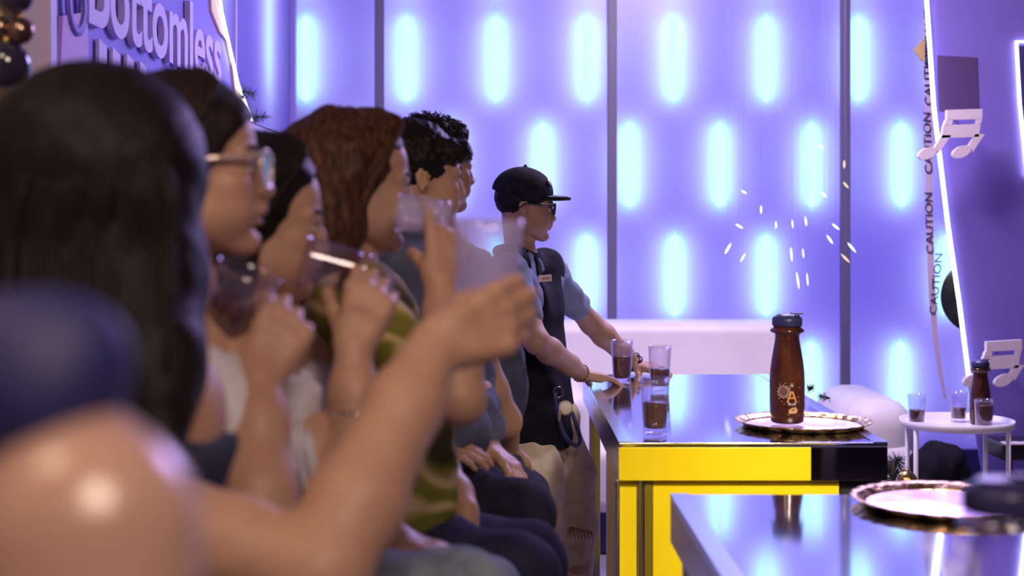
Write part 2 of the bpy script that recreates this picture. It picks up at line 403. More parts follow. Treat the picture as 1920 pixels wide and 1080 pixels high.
def add_head(g, H, fem=0.0, ears=True, neck=None, nose=1.0, lips=1.0, jaw=0.0):
    R = H.R; k = H.sc
    def e(c, r, kk=.012, sub=False): g.ell(H.w(*c), np.array(r)*k, R, kk, sub)
    def c(a, b, ra, rb, kk=.01, sub=False): g.cone(H.w(*a), H.w(*b), ra*k, rb*k, kk, sub)
    e((-.012, 0, .030), (.094, .076, .082)); e((.030, 0, .034), (.056, .062, .060), .02)     # cranium, forehead
    e((.034, 0, -.022), (.052, .060, .062), .02); e((.042, 0, -.060), (.043, .040, .042), .02)
    for s in (-1, 1):
        c((-.008, s*.052, -.035), (.010, s*.045, -.066), .018, .018, .025); c((.010, s*.045, -.066), (.066, s*.012, -.096), .018, .014, .025)
        e((.035, s*.034, -.050), (.040, .024, .034), .02)
        e((.058, s*.038, -.024), (.020, .020, .016), .018)                                       # cheekbone
        e((.058, s*.030, -.055), (.022, .022, .024), .02)
        e((.095, s*.031, .001), (.013, .017, .011), .012, True)                                   # eye socket
        e((.0705, s*.031, .000), (.0155, .015, .0115), .004)                                      # lids over the eyeball
        c((.087, s*.012, .017), (.072, s*.046, .016), .006, .006, .012)                           # brow ridge
        e((.0965, s*.0105*nose, -.0355), (.0090, .0070, .0062), .005)                               # nostril wing
        
    c((.082, 0, .014), (.0935, 0, -.012), .0072, .0085, .010); c((.0935, 0, -.012), (.1025, 0, -.0315), .0078, .0088*nose, .008)
    e((.088, 0, -.026), (.012, .0135, .018), .008)
    c((.098, 0, -.040), (.0935, 0, -.052), .0045, .0055, .006)
    e((.086, 0, -.055), (.013, .020, .012), .010)
    e((.0890, 0, -.0600), (.0085*lips, .0205, .0048*lips), .004); e((.0865, 0, -.0700), (.0085*lips, .0180, .0052*lips), .004)
    e((.0985, 0, -.0650), (.010, .023, .0011), .002, True)
    e((.090, 0, -.0805), (.009, .018, .004), .008, True)
    e((.0755, 0, -.0960), (.0145, .016, .0125), .014)
    if ears:
        for s in (-1, 1):
            e((-.012, s*.076, -.002), (.017, .006, .026), .006); e((-.010, s*.0765, -.026), (.010, .005, .010), .006)
            e((-.007, s*.083, .000), (.010, .006, .017), .004, True); e((-.0055, s*.0815, .001), (.0035, .003, .009), .003)
    if neck is not None:
        g.cone(H.w(-.030, 0, -.050), neck, .047*k, .050, .020); g.cone(H.w(.0, 0, -.075), neck+H.R[:, 0]*.012, .030, .036, .02)
def head_tint(H):
    def f(V):
        L = H.inv(V); d = ((L[:, 0]-.092)/.014)**2+(L[:, 1]/.020)**2+((L[:, 2]+.065)/.0115)**2
        t = np.clip(1.35-d, 0, 1)*.8
        ch = ((L[:, 0]-.06)/.03)**2+((np.abs(L[:, 1])-.045)/.022)**2+((L[:, 2]+.03)/.022)**2
        return np.clip(t+.16*np.clip(1-ch, 0, 1), 0, 1)
    return f
m_brow = mat('brow_hair', (.02, .012, .01), .7); m_eyew = mat('eye_white', (.75, .72, .72), .15); m_iris = mat('iris', (.02, .01, .008), .1)
def face_bits(T, H, brow=.0028, sides=(-1, 1)):
    k = H.sc
    for s in sides:
        pts = [H.w(.0905, s*.013, .019), H.w(.0900, s*.024, .0235), H.w(.0835, s*.037, .0235), H.w(.0725, s*.050, .017)]
        tube('eyebrow', pts, [brow*k, brow*1.15*k, brow*k, brow*.4*k], m_brow, T, 8)
        ec = H.w(.0748, s*.031, .000)
        lathe('eye', [(.0005, -.0122*k)]+[(.0122*k*math.sin(a), -.0122*k*math.cos(a)) for a in np.linspace(.3, 2.84, 12)]+[(.0005, .0122*k)], m_eyew, T, 16, ec)
        e_ = bpy.context.scene  # (iris sits on the front of the eyeball)
        lathe('iris', [(.0005, .0112*k), (.0058*k, .0108*k), (.0050*k, .0118*k), (.0005, .0126*k)], m_iris, T, 16, ec, axis_R(H.R@nrm(V3(1, s*.12, 0))))
        lid = [H.w(.0842, s*.0165, .0015), H.w(.0885, s*.024, .0062), H.w(.0880, s*.034, .0068), H.w(.0800, s*.0455, .0010)]
        tube('eyelashes', lid, [.0007*k, .0014*k, .0016*k, .0009*k], m_brow, T, 6)
def add_hand(g, wrist, h, n, side, curl=(40, 45, 30), thumb=(35, 20, 20), sc=1.0, spread=6, curls=None, k=.006, thumb_out=45, thumb_n=.38):
    """wrist point, h = the way the fingers point, n = the way the palm faces"""
    h = nrm(h); n = nrm(np.asarray(n, float)-h*np.dot(n, h)); t = np.cross(h, n)*side
    wr = np.asarray(wrist, float); S = sc; tips = []
    offs = [.031, .010, -.0105, -.030]; mc = [.088, .092, .087, .079]
    ln = [(.043, .026, .021), (.047, .030, .022), (.043, .028, .021), (.034, .021, .019)]; rd = [.0102, .0103, .0098, .0088]
    knl = []
    for i in range(4):
        kn = wr+(h*mc[i]+t*offs[i]+n*(-.002-(.003 if i in (0, 3) else 0)))*S; knl.append(kn)
        g.cone(wr+(h*.006+t*offs[i]*.45)*S, kn, .0155*S, .0112*S, .012)
        c3 = curls[i] if curls is not None else curl
        a = 0; p = kn; sp = math.radians(spread*(1.5-i)/1.5)
        base = nrm(h*math.cos(sp)+t*math.sin(sp)); r = rd[i]*S
        g.ell(kn, (r*1.18,)*3, k=.006)
        for j in range(3):
            a += math.radians(c3[j]); d = base*math.cos(a)+n*math.sin(a); q_ = p+d*ln[i][j]*S
            r2 = r*(.94 if j < 2 else .86)
            g.cone(p, q_, r, r2, k if j == 0 else .003); p = q_; r = r2
        tips.append(p)
    for i in range(3): g.cone((wr*.25+knl[i]*.75), (wr*.25+knl[i+1]*.75), .011*S, .011*S, .012)
    g.cone(wr+(h*.03-t*.020+n*.006)*S, wr+(h*.065-t*.026+n*.005)*S, .013*S, .012*S, .016)
    # thumb leaves the side of the palm near its base
    b0 = wr+(h*.020+t*.020+n*.006)*S; to = math.radians(thumb_out)
    d = nrm(h*math.cos(to)+t*math.sin(to)+n*thumb_n); b1 = b0+d*.045*S
    g.cone(b0, b1, .0165*S, .0125*S, .014); p = b1; ax = nrm(np.cross(d, nrm(n*.8-t*.6)))
    ang = 0
    for j, (l, r) in enumerate(((.034, .0116), (.028, .0106))):
        ang = math.radians(thumb[j+1]); d = rotm(ax, ang)@d; q_ = p+d*l*S; g.cone(p, q_, r*S*1.04, r*S*.9, .004); p = q_
    return tips, knl, t
def limb_arm(g, sh, el, wr, r=(.052, .040, .026), fat=1.0, k=.02):
    sh, el, wr = (np.asarray(x, float) for x in (sh, el, wr)); r0, r1, r2 = (x*fat for x in r)
    mid = sh+(el-sh)*.45; g.chain([sh, mid, el], [r0, r0*.90, r1], k)
    m2 = el+(wr-el)*.28; m3 = el+(wr-el)*.72; g.chain([el, m2, m3, wr], [r1*.98, r1*1.06, (r1+r2)*.52, r2], k)
def torso(g, neck, pelv, sh_l, sh_r, k=.05, r=.10, rw=.115, belly=1.0, rs=.052):
    neck, pelv, sh_l, sh_r = (np.asarray(x, float) for x in (neck, pelv, sh_l, sh_r))
    sd = nrm(sh_l-sh_r); dn = pelv-neck; c1 = neck+dn*.30; c2 = neck+dn*.62
    g.cone(c1-sd*.065, c1+sd*.065, r*1.02, r*1.02, k); g.cone(c2-sd*.05, c2+sd*.05, r*.92*belly, r*.92*belly, k)
    g.cone(pelv-sd*.075, pelv+sd*.075, rw, rw, k)
    g.cone(neck+dn*.05, sh_l, .050, rs, .04); g.cone(neck+dn*.05, sh_r, .050, rs, .04)
    g.cone(c1+sd*.05, sh_l-dn*.03, .08, .05, .04); g.cone(c1-sd*.05, sh_r-dn*.03, .08, .05, .04)
def legs_(g, hips, knees, feet, rt=.085, rk=.058, ra=.045, k=.03):
    for a, b_, c in zip(hips, knees, feet): g.chain([a, b_], [rt, rk], k); g.chain([b_, c], [rk, ra], k)
def shoe(T, ankle, fwd, m, sc=1.0):
    g = Organic(.007); a = np.asarray(ankle, float); fz = V3(fwd[0], fwd[1], 0); fz = nrm(fz)
    z0 = a[2]-.07
    g.cone(V3(a[0], a[1], z0+.035)-fz*.04, V3(a[0], a[1], z0+.033)+fz*.13, .038*sc, .034*sc, .02).cone(a, V3(a[0], a[1], z0+.04), .040, .038, .02).half((0, 0, z0), (0, 0, -1))
    return g.build('shoe', m, T)
def strands(name, H, paths, m, T, r=.0035, n=5):
    """tapered locks lying on the hair; each path = list of world points"""
    v, f = join_vf([tube_vf(p, [r*.6]+[r]*(len(p)-2)+[r*.15], n) for p in paths]); return mesh_obj(name, v, f, m, T)
def smooth_path(pts, n=10):
    pts = [np.asarray(p, float) for p in pts]; pts = [2*pts[0]-pts[1]]+pts+[2*pts[-1]-pts[-2]]; out_ = []
    for i in range(1, len(pts)-2):
        for t in np.linspace(0, 1, n, endpoint=False):
            p0, p1, p2, p3 = pts[i-1:i+3]; out_.append(.5*((2*p1)+(-p0+p2)*t+(2*p0-5*p1+4*p2-p3)*t*t+(-p0+3*p1-3*p2+p3)*t**3))
    out_.append(pts[-2]); return out_
def locks(H, seeds, T, m, r=.003, jit=.006, seed=1, per=6, name='hair_locks'):
    """seeds: guide paths in head coordinates; jittered copies follow each"""
    rg = np.random.default_rng(seed); out_ = []
    for i in range(len(seeds)-1):
        for t in np.linspace(0, 1, per, endpoint=False):
            a = [np.array(p)*(1-t)+np.array(q_)*t for p, q_ in zip(seeds[i], seeds[i+1])]
            j = rg.normal(size=3)*jit; cut = rg.uniform(.93, 1.03)
            pts = [p+j*(.25+.75*u)+rg.normal(size=3)*jit*.35 for u, p in zip(np.linspace(0, 1, len(a)), a)]
            pts[-1] = pts[-2]+(pts[-1]-pts[-2])*cut
            out_.append([H.w(*p) for p in smooth_path(pts, 5)])
    return strands(name, H, out_, m, T, r)
def fan(front, back, n):
    return [[tuple((1-t)*np.array(a)+t*np.array(b_)) for a, b_ in zip(front, back)] for t in np.linspace(0, 1, n)]
# ---------------------------------------------------------------- materials for clothes
m_tee_blue = fabric('shirt_slate_blue', (.085, .095, .165), (.125, .14, .225), 18)
m_dark_tee = fabric('shirt_dark_slate', (.035, .038, .075), (.055, .06, .105), 18)
m_navy_pants = fabric('trousers_navy', (.020, .020, .055), (.034, .034, .085), 26); m_blk_pants = fabric('trousers_black_navy', (.012, .012, .026), (.022, .022, .045), 26)
m_jean = fabric('jeans_grey_blue', (.16, .20, .27), (.26, .31, .38), 30)
m_white = fabric('white_cotton', (.62, .58, .66), (.76, .72, .78), 14)
m_vest = fabric('vest_black', (.005, .005, .010), (.011, .011, .018), 22); m_khaki = fabric('khaki_denim', (.42, .34, .25), (.55, .46, .36), 22)
m_polo = fabric('polo_grey_blue', (.17, .20, .30), (.22, .25, .36), 20); m_collar = fabric('vest_collar_fleece', (.06, .05, .065), (.10, .085, .10), 60, .8)
m_shoe = mat('shoe_black', (.02, .02, .025), .4); m_shoew = mat('shoe_white', (.7, .68, .7), .4)
m_stripe = mat('shirt_olive_stripe', (.3, .28, .05), .85)
nt = m_stripe.node_tree; bb = nt.nodes['Principled BSDF']; tc_ = nt.nodes.new('ShaderNodeTexCoord'); wv_ = nt.nodes.new('ShaderNodeTexWave')
wv_.wave_type = 'BANDS'; wv_.bands_direction = 'Z'; wv_.inputs['Scale'].default_value = 5.0; wv_.inputs['Distortion'].default_value = 9.0; wv_.inputs['Detail'].default_value = 2; wv_.inputs['Detail Scale'].default_value = 1.2
cr_ = nt.nodes.new('ShaderNodeValToRGB'); cr_.color_ramp.interpolation = 'LINEAR'; el = cr_.color_ramp.elements
el[0].position = .30; el[0].color = (.15, .14, .015, 1); el[1].position = .92; el[1].color = (.50, .38, .20, 1)
e3 = el.new(.5); e3.color = (.22, .21, .03, 1); e4 = el.new(.75); e4.color = (.34, .28, .08, 1)
nt.links.new(tc_.outputs['Object'], wv_.inputs[0]); nt.links.new(wv_.outputs[1], cr_.inputs[0]); nt.links.new(cr_.outputs[0], bb.inputs['Base Color'])

def seated(T, pelv, knees_px, pants, d_sh, rt=.088, rk=.062, ankle_z=.42, back=.05, fwd=(1, 0, 0)):
    """thighs to the knees, shins down to a foot rail"""
    g = Organic(.009)
    pelv = np.asarray(pelv, float)
    for kn, sgn_ in zip(knees_px, (-1, 1)):
        kn = np.asarray(kn, float); hp = pelv+V3(0, sgn_*.085, -.01); an = kn+V3(-back, 0, -(kn[2]-ankle_z))
        g.chain([hp, (hp+kn)/2, kn], [rt*1.08, rt, rk], .03); g.chain([kn, (kn+an)/2, an], [rk, rk*.88, rk*.75], .03)
    g.cone(pelv-V3(0, .06, 0), pelv+V3(0, .06, 0), .115, .115, .04)
    o = g.build('trousers', pants, T, disp=wrinkle(.0035, 34, 5))
    for kn in knees_px:
        kn = np.asarray(kn, float); shoe(T, (kn[0]-back, kn[1], ankle_z-.02), fwd, m_shoe)
    return o
# ================================================================ G: the standing host with cap, vest and badge
def person_host():
    T = empty('person', (.06, 4.95, 0)); tag(T, 'person standing in black cap, glasses and black vest, hands on the counter', 'person')
    H = Head(P(985, 388, 4.92), 4, 5, 0, 1.0)
    d = 4.92
    neck = P(975, 478, 4.93); shr = P(960, 512, 4.78); shl = P(1034, 518, 5.09); pel = P(1010, 800, 4.98)
    elr = P(1006, 640, 4.66); wrr = P(1092, 702, 4.88); ell = P(1108, 606, 5.26); wrl = P(1192, 684, 5.30)
    g = Organic(.0038)
    add_head(g, H, neck=neck, lips=1.05)
    torso(g, neck, pel, shl, shr, r=.088, rw=.10, rs=.042); limb_arm(g, shr, elr, wrr, (.045, .040, .027)); limb_arm(g, shl, ell, wrl, (.045, .040, .027))
    wrr2 = wrr; tr_, kr, _ = add_hand(g, wrr, P(1168, 716, 4.93)-wrr, (0.05, 0, -1), -1 if False else 1, curl=(4, 22, 14), spread=10, thumb=(20, 10, 5), sc=.92)
    add_hand(g, wrl, P(1262, 702, 5.20)-wrl, (0.05, 0.15, -1), -1, curl=(6, 22, 14), spread=9, thumb=(20, 10, 5), sc=.92)
    g.build('body', M['skin_tan'], T, tint=head_tint(H))
    face_bits(T, H)
    # short dark hair under the cap
    g = Organic(.0045); g.ell(H.w(-.018, 0, .030), (.092, .080, .078), H.R)
    g.ell(H.w(.055, 0, -.03), (.075, .12, .065), H.R, .006, True).half(H.w(0, 0, -.040), -H.R[:, 2])
    g.build('hair', M['hair_black'], T, disp=wrinkle(.0015, 300, 2))
    # cap
    g = Organic(.0036); g.ell(H.w(-.014, 0, .050), (.107, .086, .088), H.R).half(H.w(.0, 0, .018), H.R@nrm(V3(-.28, 0, -1)))
    g.cone(H.w(-.012, 0, .139), H.w(-.012, 0, .142), .007, .006, .003)
    cp = g.build('cap', fabric('cap_black', (.010, .010, .018), (.02, .02, .032), 40), T)
    V = []; n1, n2 = 9, 13; pts_b = []
    for i in range(n1):
        u = i/(n1-1)
        for j in range(n2):
            v = j/(n2-1)*2-1; reach = .086*math.sqrt(max(0, 1-abs(v)**2.6))*u
            x = .070-.022*v*v+reach; y = v*.066*(1-.12*u); z = .050-.010*v*v-.002*u+.003*u*u
            V.append((x, y, z))
    n = len(V); Vw = [H.w(*p) for p in V]+[H.w(p[0], p[1], p[2]-.014) for p in V]; Fc = []
    for i in range(n1-1):
        for j in range(n2-1):
            a = i*n2+j; Fc.append((a, a+n2, a+n2+1, a+1)); Fc.append((n+a, n+a+1, n+a+n2+1, n+a+n2))
    for j in range(n2-1): a = (n1-1)*n2+j; Fc.append((a, a+n, a+n+1, a+1))
    br = mesh_obj('cap_brim', Vw, Fc, M['black'], cp)
    lathe('cap_badge', [(.0005, 0), (.012, 0), (.012, .002), (.0005, .002)], mat('badge_grey', (.45, .42, .38), .4), cp, 20, H.w(.071, -.040, .092), axis_R(H.R@nrm(V3(.8, -.45, .5))))
    # glasses
    G = M['black']; Gl = box('spectacles', H.w(.104, 0, .004), (.006, .014, .004), G, T)
    for s in (-1, 1):
        c = [H.w(.104-.010*abs(y)/.03*.5, s*y, z) for y, z in ((.008, .014), (.030, .019), (.052, .014), (.054, -.004), (.046, -.021), (.024, -.023), (.010, -.014))]
        tube('spectacle_rim', c, .0034, G, Gl, 8, True)
        v = [tuple(p) for p in c]; mesh_obj('lens', v, [tuple(range(7))], m_lens, Gl, False)
        tube('temple', [H.w(.098, s*.055, .012), H.w(.05, s*.074, .011), H.w(-.008, s*.082, .010), H.w(-.028, s*.080, -.008)], [.0038, .0042, .0032, .0024], G, Gl, 8)
    # grey blue polo, short sleeves
    g = Organic(.006, .008); torso(g, neck, pel, shl, shr, r=.088, rw=.10, rs=.042)
    for sh, el_ in ((shr, elr), (shl, ell)): g.cone(sh, sh+(el_-sh)*.62, .046, .046, .02)
    for sh, el_ in ((shr, elr), (shl, ell)): pass
    g.half(neck+V3(0, 0, .012), (.25, 0, 1)).half(pel-V3(0, 0, .10), (0, 0, -1))
    g.build('polo_shirt', m_polo, T, disp=wrinkle(.0035, 40, 8))
    for s, u in ((-1, 0), (1, 1)):
        tube('collar', smooth_path([neck+V3(-.045, s*.05, .035), neck+V3(.01, s*.062, .015), neck+V3(.060, s*.035, -.020), neck+V3(.075, s*.02, -.055)], 6), .011, m_polo, T, 8)
    # black vest open at the front
    fdir = nrm(V3(.74, -.60, 0))
    g = Organic(.006, .016); torso(g, neck, pel, neck+(shl-neck)*.80, neck+(shr-neck)*.80, r=.088, rw=.096, rs=.040)
    sdv = nrm(shl-shr)
    for u_ in (-.055, 0, .055): g.cone(neck+(pel-neck)*.34+sdv*u_, pel-V3(0, 0, .04)+sdv*u_*1.2, .086, .094, .03)
    q0, q1, q2, q3 = P(1010, 478, 4.82), P(1026, 560, 4.80), P(1046, 650, 4.80), P(1058, 780, 4.80)
    g.cone(q0, q1, .055, .036, .004, True).cone(q1, q2, .036, .018, .004, True).cone(q2, q3, .018, .010, .004, True)
    g.cone(neck+V3(0, 0, -.01), neck+V3(0, 0, .12), .060, .075, .006, True)
    g.half(pel-V3(0, 0, .070), (0, 0, -1))
    vs = g.build('vest', m_vest, T, disp=wrinkle(.002, 30, 4))
    tube('fleece_collar', smooth_path([neck+V3(-.075, -.01, .01), neck+V3(-.02, .09, .018), neck+V3(.06, .10, -.005), neck+V3(.105, .085, -.035)], 6), [.024]*18+[.018], m_collar, vs, 10)
    c = P(1022, 522, 4.775); 
    Bd = box('name_badge', (0, 0, 0), (.048, .004, .022), mat('badge_cream', (.80, .62, .50), .35), None, .001); me = Bd.data
    Rb = Matrix.Translation(Vector(c)) @ Matrix.Rotation(math.radians(22), 4, 'Z') @ Matrix.Rotation(math.radians(-4), 4, 'Y'); me.transform(Rb)
    Bd.parent = T; Bd.matrix_parent_inverse = Matrix.Translation(-T.location)
    for i, (x, w_) in enumerate(((-.008, .004), (-.001, .003), (.006, .005), (.013, .003))):
        o_ = box('badge_mark', (0, 0, 0), (w_, .001, .007), mat('badge_ink', (.25, .16, .14), .5) if i == 0 else bpy.data.materials['badge_ink'], None); o_.data.transform(Matrix.Translation((x, -.0026, 0))); o_.data.transform(Rb)
        o_.parent = Bd; o_.matrix_parent_inverse = Matrix.Translation(-T.location)@Matrix.Identity(4)
        Bd_parent_fix(o_, Bd)
    # khaki ripped trousers
    g = Organic(.007); hp = pel+V3(0, 0, .02)
    kl = P(1078, 985, 4.98); kr_ = P(1010, 985, 4.80); al = V3(kl[0]-.02, kl[1]+.04, .12); ar = V3(kr_[0]-.05, kr_[1], .12)
    g.chain([hp+V3(.05, .06, -.02), P(1062, 900, 5.0), kl, al], [.092, .096, .078, .068], .04); g.chain([hp+V3(-.02, -.07, -.02), P(1000, 900, 4.84), kr_, ar], [.092, .096, .080, .068], .04)
    g.cone(hp+V3(-.02, -.03, 0), hp+V3(.04, .03, 0), .098, .098, .03)
    rp = P(1090, 1000, 4.90); g.ell(rp, (.038, .05, .016), axis_R((0.25, 0, 1)), .006, True)
    g.build('trousers', m_khaki, T, disp=wrinkle(.006, 24, 6))
    g = Organic(.008); g.chain([kl+V3(0, 0, .10), kl-V3(0, 0, .14)], [.066, .058]); g.build('knee', M['skin_tan'], T)
    v, f = join_vf([tube_vf([rp+V3(-.035+.012*i, -.052, .014+.004*math.sin(i*2)), rp+V3(-.030+.012*i, -.056, -.006), rp+V3(-.034+.012*i, -.05, -.020-.004*math.cos(i*3))], .0012, 4) for i in range(7)])
    mesh_obj('frayed_threads', v, f, mat('thread_white', (.7, .66, .62), .8), T)
    for a in (al, ar): shoe(T, (a[0], a[1], .075), (1, -.1, 0), m_shoew)
    # belt strap, ring and cream charm at the hip
    st = tube('strap', smooth_path([P(1040, 735, 4.80), P(1052, 800, 4.80), P(1072, 832, 4.80), P(1086, 832, 4.80), P(1086, 815, 4.80), P(1072, 772, 4.80)], 8), [.007]*41, M['navy'], T, 8)
    tube('key_ring', [P(1047+9*math.cos(a), 735+10*math.sin(a), 4.80) for a in np.linspace(0, 6.28, 20)[:-1]], .0016, M['chrome'], T, 6, True)
    lathe('charm', [(.0005, -.012), (.018, -.008), (.026, 0), (.018, .008), (.0005, .012)], mat('charm_cream', (.78, .68, .55), .5), T, 24, P(1060, 765, 4.80), axis_R((0, -1, .1)))
    tube('charm_tassel', [P(1050, 770, 4.79), P(1048, 790, 4.79)], [.006, .004], mat('charm_brown', (.3, .2, .12), .5), T, 8)
    bx_ = [wrr+(P(1060, 690, 4.8)-wrr)*.06]; ax = nrm(wrr-elr); u, v2 = frame_from(ax); c0 = wrr-ax*.012
    for i in range(16):
        a = 6.283*i/16
        if i % 1 == 0: pass
    v, f = join_vf([lathe_vf([(.0004, -.0045), (.0045, 0), (.0004, .0045)], 8, c0+(u*math.cos(6.283*i/18)+v2*math.sin(6.283*i/18))*.030) for i in range(18)])
    mesh_obj('bead_bracelet', v, f, mat('beads_brown', (.10, .04, .03), .25), T)
    ax = nrm(wrl-ell); u, v2 = frame_from(ax); c0 = wrl-ax*.004
    wt = tube('wrist_watch', [c0+(u*math.cos(a)+v2*math.sin(a))*.031 for a in np.linspace(0, 6.283, 25)[:-1]], .0075, M['black'], T, 8, True)
    lathe('watch_dial', [(.0005, 0), (.017, 0), (.017, .008), (.0005, .008)], M['black'], wt, 24, c0+UP*.030, axis_R((0, -.3, 1)))
m_lens = mat('lens_clear', (.9, .88, 1), .05)
nt = m_lens.node_tree; b_ = nt.nodes['Principled BSDF']; nt.nodes.remove(b_)
trn = nt.nodes.new('ShaderNodeBsdfTransparent'); trn.inputs[0].default_value = (.85, .82, .95, 1); gg = nt.nodes.new('ShaderNodeBsdfGlossy'); gg.inputs[1].default_value = .05
ms = nt.nodes.new('ShaderNodeMixShader'); ms.inputs[0].default_value = .22
nt.links.new(trn.outputs[0], ms.inputs[1]); nt.links.new(gg.outputs[0], ms.inputs[2]); nt.links.new(ms.outputs[0], nt.nodes['Material Output'].inputs[0])
def Bd_parent_fix(o, parent):
    o.parent = parent; bpy.context.view_layer.update(); o.matrix_parent_inverse = parent.matrix_world.inverted()
person_host()
# ================================================================ F: curly haired person behind, dark shirt
def person_curly():
    T = empty('person', (-.25, 3.5, 0)); d = 3.55
    tag(T, 'person with short curly black hair in dark slate shirt, farthest of the seated row', 'person')
    H = Head(P(815, 312, 3.60), 26, 2, 0, 1.0)
    neck = P(825, 440, 3.60); shr = P(880, 520, 3.42); shl = P(850, 515, 3.78); pel = P(900, 855, 3.60)-V3(.02, 0, .02)
    el = P(958, 765, 3.40); wr = P(968, 845, 3.5)
    g = Organic(.0042); add_head(g, H, neck=neck, nose=1.25, lips=1.3); torso(g, neck, pel, shl, shr, r=.09, rw=.10)
    elp = P(888, 640, 3.38)
    g.chain([shr, elp, P(920, 735, 3.36), P(945, 790, 3.40), P(950, 838, 3.50)], [.046, .044, .042, .040, .030], .02)
    add_hand(g, P(950, 838, 3.50), V3(.3, .5, -.6), (0, 0, -1), 1, curl=(10, 20, 20), sc=.9)
    ell = P(900, 680, 3.90); g.chain([shl, ell, P(945, 830, 3.85)], [.046, .040, .028], .02); add_hand(g, P(945, 830, 3.85), V3(.4, -.3, -.5), (0, 0, -1), -1, curl=(15, 20, 20), sc=.9)
    g.build('body', M['skin_tan'], T, tint=head_tint(H)); face_bits(T, H, .0034)
    g = Organic(.0042); g.ell(H.w(-.018, 0, .046), (.100, .086, .084), H.R); g.ell(H.w(.040, 0, .092), (.045, .055, .030), H.R, .015)
    g.ell(H.w(.088, 0, -.030), (.060, .12, .095), H.R, .006, True).ell(H.w(.02, 0, -.075), (.09, .12, .07), H.R, .006, True)
    hr = g.build('hair', M['hair_black'], T, disp=wrinkle(.004, 160, 2))
    rg = np.random.default_rng(9); parts = []
    for i in range(420):
        v = nrm(rg.normal(size=3)); 
        if v[2] < .05 or v[0] > .82: continue
        p = H.w(-.018+.097*v[0], .083*v[1], .046+.084*v[2]); nn = H.R@v; u, w2 = frame_from(nn); rr = rg.uniform(.004, .007); a0 = rg.uniform(0, 6.28)
        parts.append(tube_vf([p+nn*(.001+.0022*j)+(u*math.cos(a0+j*1.1)+w2*math.sin(a0+j*1.1))*rr*.8 for j in range(6)], [.0014]*5+[.0005], 4))
    v, f = join_vf(parts); mesh_obj('hair_curls', v, f, M['hair_black'], T)
    g = Organic(.0065, .012); torso(g, neck, pel, shl, shr, r=.09, rw=.105)
    g.ell(P(918, 720, 3.58), (.085, .10, .16), k=.04)
    g.cone(shr, elp, .048, .048, .02); g.cone(shl, shl+(ell-shl)*.8, .048, .045, .02)
    g.half(neck+V3(0, 0, -.01), (.2, 0, 1)).half(pel-V3(0, 0, .05), (0, 0, -1))
    g.build('shirt', m_dark_tee, T, disp=wrinkle(.004, 34, 8))
    seated(T, pel, (P(975, 925, 3.50), P(985, 925, 3.75)), m_blk_pants, 3.5, rt=.068, rk=.056)
person_curly()
# ================================================================ E: slate shirt, face behind the raised hand
def person_slate():
    T = empty('person', (-.2, 3.1, 0)); tag(T, 'person in slate blue shirt with short black hair and ear stud, hands on knees', 'person')
    H = Head(P(784, 332, 3.10), 20, 2, 0, 1.0)
    neck = P(768, 440, 3.12); shr = P(765, 520, 2.94); shl = P(820, 520, 3.30); pel = P(812, 935, 3.12)
    elr = P(768, 740, 2.86); wrr = P(776, 866, 2.98)
    g = Organic(.0042); add_head(g, H, neck=neck); torso(g, neck, pel, shl, shr, r=.09, rw=.10)
    limb_arm(g, shr, elr, wrr, (.045, .037, .026)); tp, _, _ = add_hand(g, wrr, P(850, 852, 2.98)-wrr, V3(.1, .2, -1), 1, curl=(12, 28, 20), spread=8, thumb=(20, 10, 8), sc=.92)
    ell = P(880, 700, 3.34); wrl = P(915, 838, 3.16); limb_arm(g, shl, ell, wrl, (.045, .037, .026)); add_hand(g, wrl, P(985, 905, 3.06)-wrl, V3(-.35, -.2, -1), -1, curl=(12, 26, 18), spread=9, thumb=(20, 10, 5), sc=.95)
    g.build('body', M['skin'], T, tint=head_tint(H)); face_bits(T, H)
    g = Organic(.0042); g.ell(H.w(-.018, 0, .040), (.103, .086, .086), H.R); g.cone(H.w(-.06, 0, .0), H.w(-.07, 0, -.04), .065, .045, .02)
    g.ell(H.w(.060, -.05, .055), (.045, .035, .03), H.R, .01)
    g.ell(H.w(.095, 0, -.035), (.060, .12, .075), H.R, .006, True).ell(H.w(.02, 0, -.072), (.055, .12, .07), H.R, .006, True)
    g.build('hair', M['hair_black'], T, disp=wrinkle(.0025, 140, 3))
    lathe('ear_stud', [(.0005, -.0025), (.003, 0), (.0005, .0025)], M['black'], T, 10, H.w(-.008, -.084, -.026))
    g = Organic(.0065, .012); torso(g, neck, pel, shl, shr, r=.09, rw=.105)
    g.chain([shr, elr, elr+(wrr-elr)*.80], [.048, .044, .036], .02); g.chain([shl, ell, ell+(wrl-ell)*.80], [.048, .044, .038], .02)
    g.cone(P(795, 800, 3.0), P(860, 815, 3.1), .07, .06, .04)
    g.half(neck+V3(0, 0, .012), (.2, 0, 1)).half(pel-V3(0, 0, .05), (0, 0, -1))
    g.build('shirt', m_tee_blue, T, disp=wrinkle(.007, 30, 8))
    tube('shirt_collar', smooth_path([neck+V3(-.06, -.02, .03), neck+V3(-.01, -.065, .018), neck+V3(.06, -.045, -.01)], 6), .014, m_tee_blue, T, 8)
    seated(T, pel, (P(978, 968, 2.98), P(972, 952, 3.28)), m_blk_pants, 3.1, rt=.084, rk=.070)
person_slate()
# ================================================================ glass held by a hand
HELD = []
